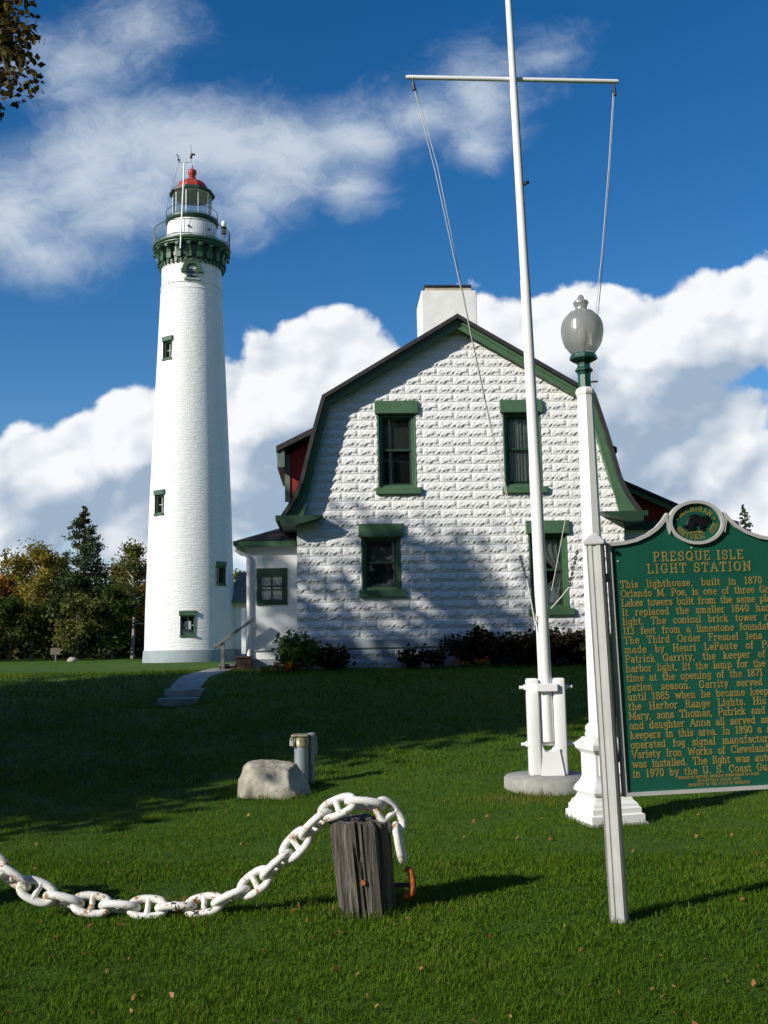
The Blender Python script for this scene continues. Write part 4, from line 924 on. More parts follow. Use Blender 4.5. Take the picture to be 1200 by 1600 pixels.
    g('3', .62, arc(.28, .75, .22, .24, 150, -80, 7), arc(.28, .27, .26, .27, 85, -150, 8)); g('4', .68, L_(.44, 0, .44, 1), L_(.44, 1, .06, .3), L_(.06, .3, .62, .3), sf(.44, 0, .12))
    g('5', .62, L_(.5, 1, .14, 1), L_(.14, 1, .12, .56) , arc(.28, .32, .26, .32, 125, -150, 9)); g('7', .6, L_(.06, 1, .54, 1), L_(.54, 1, .24, 0), L_(.06, 1, .06, .84))
    g('8', .64, o(.32, .75, .2, .24), o(.32, .26, .24, .26)); g('9', .64, o(.32, .7, .24, .3), [(.56, .7)] + arc(.3, .32, .26, .32, 20, -140, 5))
    g('2', .62, arc(.3, .74, .24, .26, 165, -30, 6) + [(.06, 0)], L_(.06, 0, .56, 0), L_(.56, 0, .56, .16))
    g('.', .28, L_(.14, -.01, .14, .12)); g(',', .28, L_(.15, .1, .09, -.16)); g('-', .4, L_(.06, .34, .34, .34)); g(' ', .38)
    return G
GL = glyphs()
class Letters:
    def __init__(s): s.m = MB(); s.k = 0
    def stroke(s, pts, w, T, dep):
        for a, b in zip(pts[:-1], pts[1:]):
            a, b = Vector(a), Vector(b); d = b - a
            if d.length < 1e-6: continue
            d.normalize(); n = Vector((-d.y, d.x)) * w / 2; a = a - d * w * .32; b = b + d * w * .32
            s.k = (s.k + 1) % 23; y = -dep - s.k * 6e-5
            q = [a + n, a - n, b - n, b + n]
            s.m.add([(p.x, y, p.y) for p in q] + [(p.x, 0.0, p.y) for p in q], [(0, 1, 2, 3), (0, 4, 5, 1), (1, 5, 6, 2), (2, 6, 7, 3), (3, 7, 4, 0)], T)
    def width(s, txt, sp): return sum(GL[c][0] + sp for c in txt) - sp
    def line(s, txt, x0, x1, z, size, w=.16, sp=.08, dep=.003, just='fit', wordonly=False):
        """text on a straight line from x0 to x1 (XZ plane, towards -Y)"""
        nat = s.width(txt, sp) * size; x = x0; ws = 0
        if just == 'fit':
            if wordonly and ' ' in txt: ws = (x1 - x0 - nat) / txt.count(' ')
            else: sp += (x1 - x0 - nat) / size / max(1, len(txt) - 1)
        elif just == 'centre': x = (x0 + x1) / 2 - nat / 2
        for c in txt:
            gw, st = GL[c]; T = Matrix.Translation((x, 0, z)) @ Matrix.Scale(size, 4)
            for q in st: s.stroke([(p[0] , p[1]) for p in q], w, T @ Matrix.Scale(1, 4), dep / size)
            x += (gw + sp) * size + (ws if c == ' ' else 0)
    def arcline(s, txt, cx, cz, rx, rz_, a0, a1, size, w=.17, dep=.002, flip=False):
        n = len(txt); tot = s.width(txt, .12); acc = 0
        for c in txt:
            gw, st = GL[c]; t = (acc + gw / 2) / tot; acc += gw + .12
            a = R(a0 + (a1 - a0) * t); px, pz = cx + rx * math.cos(a), cz + rz_ * math.sin(a)
            nx, nz = math.cos(a) / rx, math.sin(a) / rz_; ang = math.atan2(nz, nx) + (math.pi / 2 if flip else -math.pi / 2)
            T = Matrix.Translation((px, 0, pz)) @ Matrix.Rotation(-ang, 4, 'Y') @ Matrix.Translation((-gw / 2 * size, 0, -.5 * size)) @ Matrix.Scale(size, 4)
            for q in st: s.stroke(q, w, T, dep / size)

# ------------------------------------------------------------------ historical marker
BODY = ["This lighthouse, built in 1870 by", "Orlando M. Poe, is one of three Great", "Lakes towers built from the same plans.", "It replaced the smaller 1840 harbor", "light. The conical brick tower rises", "113 feet from a limestone foundation.", "The Third Order Fresnel lens was", "made by Henri LePaute of Paris.", "Patrick Garrity, the keeper of the", "harbor light, lit the lamp for the first", "time at the opening of the 1871 navi-", "gation season. Garrity served here", "until 1885 when he became keeper of", "the Harbor Range Lights. His wife", "Mary, sons Thomas, Patrick and John,", "and daughter Anna all served as light", "keepers in this area. In 1890 a steam-", "operated fog signal manufactured by", "Variety Iron Works of Cleveland, Ohio", "was installed. The light was automated", "in 1970 by the U. S. Coast Guard."]
G_J = GL['I']; GL['J'] = (.5, ([(.34, 1), (.34, .2)] + arc(.2, .2, .14, .2, 0, -150, 5), sf(.34, 1, .14)))
def sign_outline(W, Hh, g=0.0):
    """half outlines of the marker: shoulder, ogee, medallion shoulder"""
    c = W / 2; pts = []
    prof = [(0, 0), (.10, .008), (.17, .022), (.24, .05), (.295, .085), (.335, .125), (.365, .165)]
    left = [(x, Hh + z) for x, z in prof]
    return left
def build_sign():
    W, Hh = 1.075, 1.405
    S = empty('historical_marker', (1.235, 5.65, 0.0), 'green historical marker with raised gold text between grey metal posts', 'sign', rz=R(6), rot=(0, R(-1.0), R(6)))
    x0, zb = .066, .716                     # left edge and underside of the board
    c = x0 + W / 2; zc = zb + Hh + .105; rx, rz_ = .166, .128
    half = [(x0 + x, z) for x, z in sign_outline(W, zb + Hh)]
    ell = lambda a, b, s=0: [(c + a * math.cos(q), zc + b * math.sin(q)) for q in np.linspace(math.pi * (1 + s), -math.pi * s, 28)]
    topl = half + [(c - rx, zc - .02)]
    out = [(x0, zb)] + topl + ell(rx, rz_)[1:-1] + [(2 * c - x, z) for x, z in reversed(topl)] + [(x0 + W, zb)]
    n = len(out)
    def shrink(P, d):
        P = [Vector(p) for p in P]; r = []
        for i, p in enumerate(P):
            a, b = (p - P[i - 1]).normalized(), (P[(i + 1) % len(P)] - p).normalized()
            n1, n2 = Vector((a.y, -a.x)), Vector((b.y, -b.x)); nn = (n1 + n2)
            nn = nn.normalized() if nn.length > 1e-4 else n1
            r.append(tuple(p + nn * d / max(.45, nn.dot(n1))))
        return r
    inn = shrink(out, .02)
    y = .0
    MB().prism(inn[::-1], y - .004, y + .012).build('board', M_signgreen, S)
    fr = MB(); fr.strip(out + [out[0]], inn + [inn[0]], y - .02, y + .022); fr.build('frame', M_alu, S)
    # oval emblem
    e = MB(); e.strip([(c + rx * math.cos(q), zc + rz_ * math.sin(q)) for q in np.linspace(0, 2 * math.pi, 49)], [(c + (rx - .018) * math.cos(q), zc + (rz_ - .018) * math.sin(q)) for q in np.linspace(0, 2 * math.pi, 49)], y - .0235, y - .0045)
    em = e.build('emblem', M_alu, S)
    lt = Letters(); T0 = y - .0045
    lt.arcline('MICHIGAN', c, zc, .114, .080, 150, 32, .027); lt.arcline('HISTORIC', c, zc, .114, .082, 200, 296, .026, flip=True); lt.arcline('SITE', c, zc, .114, .082, 316, 354, .026, flip=True)
    lt.line('WOLVERINE', c - .038, c + .038, zc - .062, .011, .2)
    for sx in (-1, 1):
        st = [(c + sx * .112 + .011 * (1 if i % 2 == 0 else .42) * math.cos(math.pi / 2 + i * math.pi / 5), zc + .022 + .011 * (1 if i % 2 == 0 else .42) * math.sin(math.pi / 2 + i * math.pi / 5)) for i in range(10)]
        lt.m.prism(st[::-1], -.003, 0)
    lo = lt.m.build('lettering', M_gold, em); lo.location = (0, T0, 0)
    # the striding animal of the emblem, in relief
    body = [(-.083, -.022), (-.07, -.036), (-.055, -.033), (-.053, -.047), (-.028, -.05), (-.026, -.04), (-.034, -.03), (-.02, -.016), (.004, -.016), (.02, -.024), (.018, -.038), (.024, -.05), (.05, -.05), (.048, -.04), (.042, -.034), (.05, -.03), (.062, -.033), (.06, -.022), (.066, -.006), (.08, -.006), (.09, -.002), (.088, .012), (.078, .028), (.066, .036), (.05, .034), (.036, .032), (.016, .042), (-.01, .046), (-.034, .038), (-.05, .018), (-.056, -.004), (-.066, -.02)]
    bm = bmesh.new(); rings = []
    for sc_, yy in ((1.0, 0.0), (1.0, -.006), (.86, -.011), (.6, -.0135)):
        rings.append([bm.verts.new((c + p[0] * (sc_ if sc_ < 1 else 1), T0 + yy, zc + .004 + p[1] * sc_)) for p in body])
    for a_, b_ in zip(rings[:-1], rings[1:]):
        for i in range(len(body)): bm.faces.new((a_[i], a_[(i + 1) % len(body)], b_[(i + 1) % len(body)], b_[i]))
    bm.faces.new(rings[-1])
    MB().frombm(bm).build('animal_relief', M_black, em, True, 30)
    # raised text
    t = Letters(); X = lambda u: x0 + u
    t.line('PRESQUE ISLE', c - .268, c + .268, zb + 1.294, .050, .135)
    t.line('LIGHT STATION', c - .308, c + .308, zb + 1.226, .050, .135)
    for i, s in enumerate(BODY):
        z = zb + 1.148 - i * .0524
        if i == len(BODY) - 1: t.line(s, X(.064), X(.94), z, .039, .14, .1, .003, 'fit', True)
        else:
            nat = t.width(s, .06) * .039; sc_ = .039
            t.line(s, X(.064), X(1.012), z, sc_, .14, min(.12, max(-.04, (.948 / .039 - t.width(s, 0)) / len(s) * .55)), .003, 'fit', True)
    for j, s in enumerate(('BUREAU OF HISTORY, MICHIGAN DEPARTMENT OF STATE', 'REGISTERED LOCAL SITE', 'PROPERTY OF THE STATE OF MICHIGAN')):
        w_ = (.47, .25, .36)[j]; t.line(s, c - w_ / 2 + .02, c + w_ / 2 + .02, zb + .078 - j * .021, .0125, .2, .05, .0015)
    tx = t.m.build('lettering', M_gold, S); tx.location = (0, y - .0042, 0)
    rv = MB()
    for (u, z) in ((.05, 1.36), (.06, 1.3), (.5, 1.365), (W - .05, 1.36)): rv.lathe([(.006, 0), (.005, .004), (.001, .006)], 8, Matrix.Translation((X(u), y - .004, zb + z)) @ Matrix.Rotation(math.pi / 2, 4, 'X'))
    rv.build('rivet', M_alu, S)
    # posts: fluted square tube with a pyramid cap
    def post(x):
        a = .046; rc = .012
        prof = [(-a, -a + rc), (-a + rc, -a), (-.014, -a), (-.010, -a + .007), (.010, -a + .007), (.014, -a), (a - rc, -a), (a, -a + rc)]
        pts = []
        for k in range(4):
            q = k * math.pi / 2; pts += [(p[0] * math.cos(q) - p[1] * math.sin(q), p[0] * math.sin(q) + p[1] * math.cos(q)) for p in prof[:-1] + [prof[-1]]]
        m = MB(); nn = len(pts)
        m.add([(p[0], p[1], -.3) for p in pts] + [(p[0], p[1], 2.115) for p in pts], [(i, (i + 1) % nn, nn + (i + 1) % nn, nn + i) for i in range(nn)] + [tuple(range(nn, 2 * nn))])
        T = Matrix.Rotation(R(-24), 4, 'Z'); p = m.build('post', M_alu, S); p.location = (x, .0, 0); p.rotation_euler = (0, 0, R(-27))
        cpm = MB().lathe([(.075, 2.112), (.08, 2.118), (.08, 2.132), (.074, 2.137), (.012, 2.182), (.001, 2.185)], 4, rot=math.pi / 4).build('cap', M_alu, p)
        return p
    post(.0); post(x0 * 2 + W)
    br = MB()
    for z in (.9, 1.9): br.box(.048, x0 + .012, .012, .03, z, z + .05); br.box(x0 + W - .012, x0 * 2 + W - .048, .012, .03, z, z + .05)
    br.build('bracket', M_alu, S)
build_sign()

# ------------------------------------------------------------------ timber post and anchor chain
PY = 6.05
def build_post(pb, pt, seed, label):
    b = at(*pb, PY); t = at(*pt, PY); rng = np.random.default_rng(seed)
    o = empty('wooden_post', (b[0], PY, 0.0), label, 'post', 'timber posts of the chain barrier')
    n, m = 96, 14; lean = (t[0] - b[0]); Ht = t[2] - .005
    th = np.linspace(0, 2 * math.pi, n, endpoint=False)
    flat = 1 / np.cos(((th + .3) % (math.pi / 4)) - math.pi / 8) * .97
    fine = sum(rng.random() * np.sin(th * k + rng.random() * 6) for k in (9, 14, 21, 33, 41)) * .0035
    vs, fs = [], []
    cracks = [(rng.random() * 6.28, .02 + .03 * rng.random(), .012 + .016 * rng.random(), rng.random()) for _ in range(16)] + [(4.66, .035, .032, .1), (4.2, .025, .018, .3), (5.1, .025, .02, .5)]
    for j in range(m):
        t_ = j / (m - 1); r0 = .158 + .018 * t_
        r = r0 * (flat * .5 + .5) + fine
        for (c, wd, dp, ph) in cracks:
            d = np.abs((th - c - .04 * math.sin(t_ * 3 + ph * 6) + math.pi) % (2 * math.pi) - math.pi); r = r - dp * np.clip(1 - d / wd, 0, 1) * (.55 + .45 * math.sin(t_ * 2.5 + ph * 5) ** 2)
        z = -.12 + (Ht + .12) * t_ + (0.012 * np.sin(th * 3 + 1) + .008 * np.sin(th * 7) if j == m - 1 else 0 * th)
        for k in range(n): vs.append((lean * (z[k] / Ht) + r[k] * math.cos(th[k]), r[k] * math.sin(th[k]), z[k]))
    for j in range(m - 1):
        for k in range(n): fs.append((j * n + k, j * n + (k + 1) % n, (j + 1) * n + (k + 1) % n, (j + 1) * n + k))
    k0 = len(vs)
    for q, dzt in ((.8, .008), (.5, .004), (.2, -.006)):
        for k in range(n): p = vs[(m - 1) * n + k]; vs.append((lean + (p[0] - lean) * q, p[1] * q, Ht + dzt + .008 * math.sin(th[k] * 5 + q * 9)))
    base = [(m - 1) * n, k0, k0 + n, k0 + 2 * n]
    for a, b_ in zip(base[:-1], base[1:]):
        for k in range(n): fs.append((a + k, a + (k + 1) % n, b_ + (k + 1) % n, b_ + k))
    fs.append(tuple(base[-1] + k for k in range(n)))
    MB().add(vs, fs).build('timber', M_wood, o, True, 40)
    q = at(pb[0] - 8.5, 1379, PY - .165)
    MB().tube([(q[0] - b[0], -.18, q[2]), (q[0] - b[0], -.10, q[2])], .014, 8).build('bolt', M_rust, o)
build_post((576, 1434), (561, 1280), 3, 'weathered grey timber post stub carrying the white anchor chain')
build_post((-222, 1449), (-236, 1295), 9, 'second timber post at the far left end of the chain, outside the picture')
def chain_link():
    """stud link: oval ring with a cross bar, long axis X, flat in XY"""
    d = .0225; Lh, Wd = .125 - d, .074 - d; m = MB(); pts = []
    for k in range(44):
        q = 2 * math.pi * k / 44; c_, s_ = math.cos(q), math.sin(q)
        pts.append((math.copysign(abs(c_) ** .78, c_) * Lh, math.copysign(abs(s_) ** .85, s_) * Wd, 0))
    n = 14; vs, fs = [], []
    for i, p in enumerate(pts):
        a, b_ = Vector(pts[i - 1]), Vector(pts[(i + 1) % len(pts)]); t = (b_ - a).normalized(); nn = Vector((t.y, -t.x, 0))
        for k in range(n):
            w = 2 * math.pi * k / n; v = Vector(p) + nn * (d * math.cos(w)) + Vector((0, 0, d * math.sin(w))); vs.append(tuple(v))
    N = len(pts)
    for i in range(N):
        for k in range(n): fs.append((i * n + k, ((i + 1) % N) * n + k, ((i + 1) % N) * n + (k + 1) % n, i * n + (k + 1) % n))
    m.add(vs, fs)
    m.tube([(0, -Wd, 0), (0, -Wd * .6, 0), (0, 0, 0), (0, Wd * .6, 0), (0, Wd, 0)], [.026, .019, .0165, .019, .026], 12)
    return m
def build_chain():
    ppx = [(-268, 1272, .0), (-232, 1262, -.02), (-190, 1272, -.02), (-125, 1294, .0), (-60, 1322, .0), (0, 1358, .02), (40, 1384, .03), (90, 1404, .04), (150, 1414, .05), (220, 1418, .05), (290, 1417, .05), (340, 1409, .05), (388, 1386, .04), (428, 1355, .02), (466, 1316, .0), (500, 1282, -.02), (528, 1261, -.03), (560, 1256, -.02), (592, 1261, -.01), (614, 1282, .0), (624, 1318, .0), (630, 1350, .0)]
    P = [np.array(at(x, y, PY - .02 + dy)) for x, y, dy in ppx]
    dense = []
    for i in range(len(P) - 1):
        a, b, c, d = P[max(i - 1, 0)], P[i], P[i + 1], P[min(i + 2, len(P) - 1)]
        for k in range(30):
            t = k / 30; dense.append(.5 * (2 * b + (c - a) * t + (2 * a - 5 * b + 4 * c - d) * t * t + (3 * b - a - 3 * c + d) * t ** 3))
    dense = np.array(dense + [P[-1]]); s = np.concatenate([[0], np.cumsum(np.linalg.norm(np.diff(dense, axis=0), axis=1))])
    C = empty('anchor_chain', tuple(at(220, 1418, PY)), 'heavy white anchor chain with rust patches draped over the timber post', 'chain')
    org = np.array(C.location)
    pitch = .165; pos = lambda q: np.array([np.interp(q, s, dense[:, k]) for k in range(3)])
    first = None; n = int(s[-1] / pitch); rnd = random.Random(8); start = (s[-1] - (n) * pitch) + .02
    for i in range(n):
        q = start + (i + .5) * pitch - .06; a, b = pos(q - pitch / 2), pos(q + pitch / 2)
        t = Vector(b - a).normalized(); up = Vector((0, -.15, 1)); side = t.cross(up).normalized(); up2 = side.cross(t)
        roll = (R(40) if i % 2 == 0 else R(-50)) + rnd.uniform(-.22, .22)
        y_ = side * math.cos(roll) + up2 * math.sin(roll); z_ = t.cross(y_)
        if first is None: first = o = chain_link().build('link', M_chain, C, True, 60)
        else: o = link_copy(first, C)
        M = Matrix((t, y_, z_)).transposed().to_4x4(); M.translation = Vector(pos(q) - org); o.matrix_local = M
    # the last, rusty shackle stapled to the side of the post
    c = np.array(at(639, 1377, PY)) - org
    m = MB(); pts = [(-.02 + .006 * 0, 0, .075), (.008, 0, .06), (.02, 0, .02), (.022, 0, -.03), (.012, 0, -.07), (-.012, 0, -.085), (-.03, 0, -.07)]
    m.tube(pts, [.019, .021, .021, .021, .021, .019, .015], 12); sh = m.build('shackle', M_rust, C, True, 60); sh.location = tuple(c)
    MB().tube([(-.14, 0, 0), (.012, 0, 0)], .014, 10).build('staple', M_darkmetal, C, True).location = tuple(c + np.array([0, 0, -.02]))
build_chain()

# ------------------------------------------------------------------ boulder and pipes
def build_boulder():
    bm = bmesh.new(); bmesh.ops.create_icosphere(bm, subdivisions=6, radius=1); rng = np.random.default_rng(5)
    dirs = [Vector(rng.normal(size=3)).normalized() for _ in range(26)]; offs = [.74 + .2 * rng.random() for _ in dirs]
    dirs += [Vector((.05, -.15, 1)), Vector((-.62, -.25, .55)).normalized(), Vector((-.2, -1, .25)).normalized(), Vector((.8, -.3, .4)).normalized()]; offs += [.66, .86, .82, .84]
    from mathutils import noise as mn
    for v in bm.verts:
        d = v.co.normalized(); r = 1.02
        for a, o_ in zip(dirs, offs):
            q = d.dot(a)
            if q > .05: r = min(r, o_ / q) if r < 1.3 else r
        r = r * .97 + .03; r += .035 * mn.noise(d * 3) + .018 * mn.noise(d * 8) + .008 * mn.noise(d * 22)
        co = d * r
        fz_ = .5 + co.z * .5; v.co = Vector((co.x * (.49 - .16 * fz_), co.y * (.36 - .1 * fz_), co.z * .385))
        if v.co.z > .22: v.co.x += (v.co.z - .22) * .1
    bmesh.ops.smooth_vert(bm, verts=bm.verts, factor=.5, use_axis_x=True, use_axis_y=True, use_axis_z=True)
    o = MB().frombm(bm).build('boulder', M_rock, None, True, 180); o.location = (-1.215, 10.32, gzf(-1.2, 10.3) + .03)
    tag(o, 'smooth grey fieldstone boulder on the lawn in front of the pipes', 'boulder')
build_boulder()
def build_pipes():
    z = gzf(-.85, 10.75); x0 = at(471, 1190, 10.75)[0]; x1 = at(487, 1190, 10.82)[0]
    t0 = at(471, 1147, 10.75)[2] - z
    p = empty('standpipe', (x0, 10.75, z), 'grey standpipe with a padlocked brass cap beside the boulder', 'pipe')
    MB().tube([(0, 0, -.2), (0, 0, t0 - .09)], .075, 24).build('pipe', M_galv, p, True)
    MB().lathe([(.075, t0 - .13), (.082, t0 - .125), (.082, t0 - .09), (.079, t0 - .085), (.079, t0 - .03), (.084, t0 - .025)], 24).build('collar', M_brass, p, True)
    MB().bbox(-.10, .085, -.085, .085, t0 - .025, t0, .012).build('cap', M_brass, p)
    lk = MB(); lk.bbox(-.115, -.075, -.095, -.065, t0 - .115, t0 - .06, .006); lk.tube([(-.107, -.08, t0 - .062), (-.107, -.08, t0 - .04), (-.095, -.08, t0 - .03), (-.083, -.08, t0 - .04), (-.083, -.08, t0 - .062)], .006, 6); lk.build('padlock', M_alu, p)
    q = empty('vent_pipe', (x1, 10.82, z), 'slim grey capped pipe standing close behind the standpipe', 'pipe')
    MB().tube([(0, 0, -.2), (0, 0, t0 - .02)], .032, 16).build('pipe', M_galv, q, True)
    MB().lathe([(.034, t0 - .05), (.046, t0 - .045), (.046, t0 - .005), (.038, t0 + .004)], 16).build('cap', M_galv, q, True)
    MB().box(.03, .06, -.012, .012, t0 - .22, t0 - .03).build('bracket', M_galv, q)
build_pipes()

# ------------------------------------------------------------------ vegetation
def leaf_cloud(name, C, S, mat, parent=None, rnd=None, up=.4, long=1.6, seed=0, loc=None):
    """one small folded leaf per centre"""
    r = np.random.default_rng(seed + 77); N = len(C); C = np.asarray(C); S = np.asarray(S)[:, None] if np.ndim(S) else np.full((N, 1), S)
    a = r.normal(size=(N, 3)); a /= np.linalg.norm(a, axis=1, keepdims=True)
    nrm = r.normal(size=(N, 3)); nrm[:, 2] += up * 2; b = np.cross(nrm, a); b /= np.linalg.norm(b, axis=1, keepdims=True) + 1e-9
    n = np.cross(a, b)
    f = r.uniform(-.25, .25, (N, 1))
    V = np.stack([C - a * S * long / 2, C + b * S * .5 + n * S * f, C + a * S * long / 2, C - b * S * .5 + n * S * f], 1).reshape(-1, 3)
    i = np.arange(N) * 4
    if rnd is None: rnd = r.random(N)
    return np_mesh(name, V, np.stack([i, i + 1, i + 2, i + 3], 1), mat, parent, np.repeat(rnd, 4), loc)
def grow(rng, h, spread, base, nl, lean=0.0, up=.55):
    """trunk and limb lines of a broad tree; returns limb polylines with radii and the twig ends"""
    tr = []; k = 9; x = y = 0.0
    for i in range(k + 1):
        t = i / k; tr.append((x, y, h * .93 * t)); x += rng.uniform(-1, 1) * h * .012 + lean * h / k; y += rng.uniform(-1, 1) * h * .012
    limbs = [(tr, [h * .016 * (1 - .85 * i / k) + .02 for i in range(k + 1)])]; ends = [tr[-1], tr[-2]]
    for j in range(nl):
        t = base + (1 - base) * (j + rng.random()) / nl * .93; q = t * k; i = min(k - 1, int(q)); p = np.array(tr[i]) * (1 - q + i) + np.array(tr[i + 1]) * (q - i)
        a = rng.uniform(0, 2 * math.pi); env = math.sin(math.pi * min(1, max(.12, (t - base) / (1 - base) * .8 + .22))) ** .8
        L = spread * env * rng.uniform(.7, 1.1); d = np.array([math.cos(a), math.sin(a), up * rng.uniform(.5, 1.5)]); pts = [p]
        for s in range(4):
            d = d + rng.normal(size=3) * .16; d /= np.linalg.norm(d); p = p + d * L / 4; pts.append(p)
            if s > 0: ends.append(tuple(p))
            if s > 0:
                dd = d + rng.normal(size=3) * .6; dd /= np.linalg.norm(dd); e = p + dd * L * .28; ends.append(tuple(e)); limbs.append(([tuple(p), tuple((p + e) / 2 + rng.normal(size=3) * .03 * L), tuple(e)], [h * .0028 + .006, h * .002 + .005, .005]))
        r0 = h * .006 + .015; limbs.append(([tuple(q_) for q_ in pts], [r0, r0 * .8, r0 * .6, r0 * .4, r0 * .25]))
    return limbs, np.array(ends)
def broad_mesh(seed, h, spread, base, nl, nleaf, clump, leaf, mat, bark, gap=.0):
    rng = np.random.default_rng(seed); limbs, ends = grow(rng, h, spread, base, nl)
    m = MB()
    for pts, rad in limbs: m.tube(pts, rad, 6, cap=False)
    if gap: ends = ends[rng.random(len(ends)) > gap]
    per = max(1, nleaf // len(ends)); C = []; Rn = []
    for e in ends:
        cs = clump * rng.uniform(.6, 1.25); tone = rng.random()
        q = rng.normal(size=(per, 3)) * cs * np.array([.5, .5, .34]); C.append(e + q); Rn.append(np.clip(tone * .55 + rng.random(per) * .45, 0, 1))
    C = np.concatenate(C); Rn = np.concatenate(Rn); ok = C[:, 2] > .25
    return m, C[ok], Rn[ok], leaf * rng.uniform(.7, 1.3, ok.sum())
def broad_tree(name, loc, label, cat, group, seed, h, spread, base=.25, nl=22, nleaf=5000, clump=.9, leaf=.16, mat=None, bark=None, gap=.0, rz=0.0):
    t = empty(name, loc, label, cat, group, rz=rz)
    m, C, Rn, S = broad_mesh(seed, h, spread, base, nl, nleaf, clump, leaf, mat, bark, gap)
    m.build('trunk', bark or M_trunk, t, True, 60, dz=-.1); leaf_cloud('crown', C, S, mat, t, Rn, seed=seed); return t
def conifer(name, loc, label, group, seed, h, spread, nleaf=6000, leaf=.2, base=.04, ragged=.35, mat=None, thin=.0):
    rng = np.random.default_rng(seed); t = empty(name, loc, label, 'conifer', group, rz=rng.random() * 6)
    m = MB(); m.tube([(0, 0, -.1), (0, 0, h * .5), (0, 0, h * .99)], [h * .017, h * .01, .012], 7, cap=False)
    nb = int(h * 13); C = []; Rn = []; S = []
    for i in range(nb):
        u = (i + rng.random()) / nb; z = h * (base + (1 - base) * u); L = spread * (1 - u) ** .82 * rng.uniform(1 - ragged, 1.08) + .08
        if rng.random() < thin: continue
        a = rng.uniform(0, 2 * math.pi); d = np.array([math.cos(a), math.sin(a), 0.0]); drop = rng.uniform(.12, .42) * L * (1 - u * 1.3)
        e = d * L + np.array([0, 0, z - drop]); s0 = np.array([0, 0, z])
        if i % 3 == 0: m.tube([tuple(s0), tuple((s0 + e) / 2 + np.array([0, 0, .03])), tuple(e)], [.02, .014, .006], 4, cap=False)
        k = max(4, int(nleaf / nb * (.35 + L / spread * 1.2))); w = rng.random(k) ** .7
        q = s0 + (e - s0) * w[:, None] + np.array([0, 0, 1.0]) * (-(w * (1 - w))[:, None] * .15 * L) + rng.normal(size=(k, 3)) * np.array([.17, .17, .15]) * (L * .55 + .14)
        C.append(q); tone = rng.random(); Rn.append(np.clip(tone * .5 + .5 * rng.random(k) * (.4 + .6 * w), 0, 1)); S.append(leaf * rng.uniform(.6, 1.2, k) * (.6 + .4 * (1 - u)))
    C = np.concatenate(C); ok = C[:, 2] > .1
    m.build('trunk', M_trunk, t, True, 60); leaf_cloud('crown', C[ok], np.concatenate(S)[ok], mat or M_conifer, t, np.concatenate(Rn)[ok], up=.1, seed=seed); return t

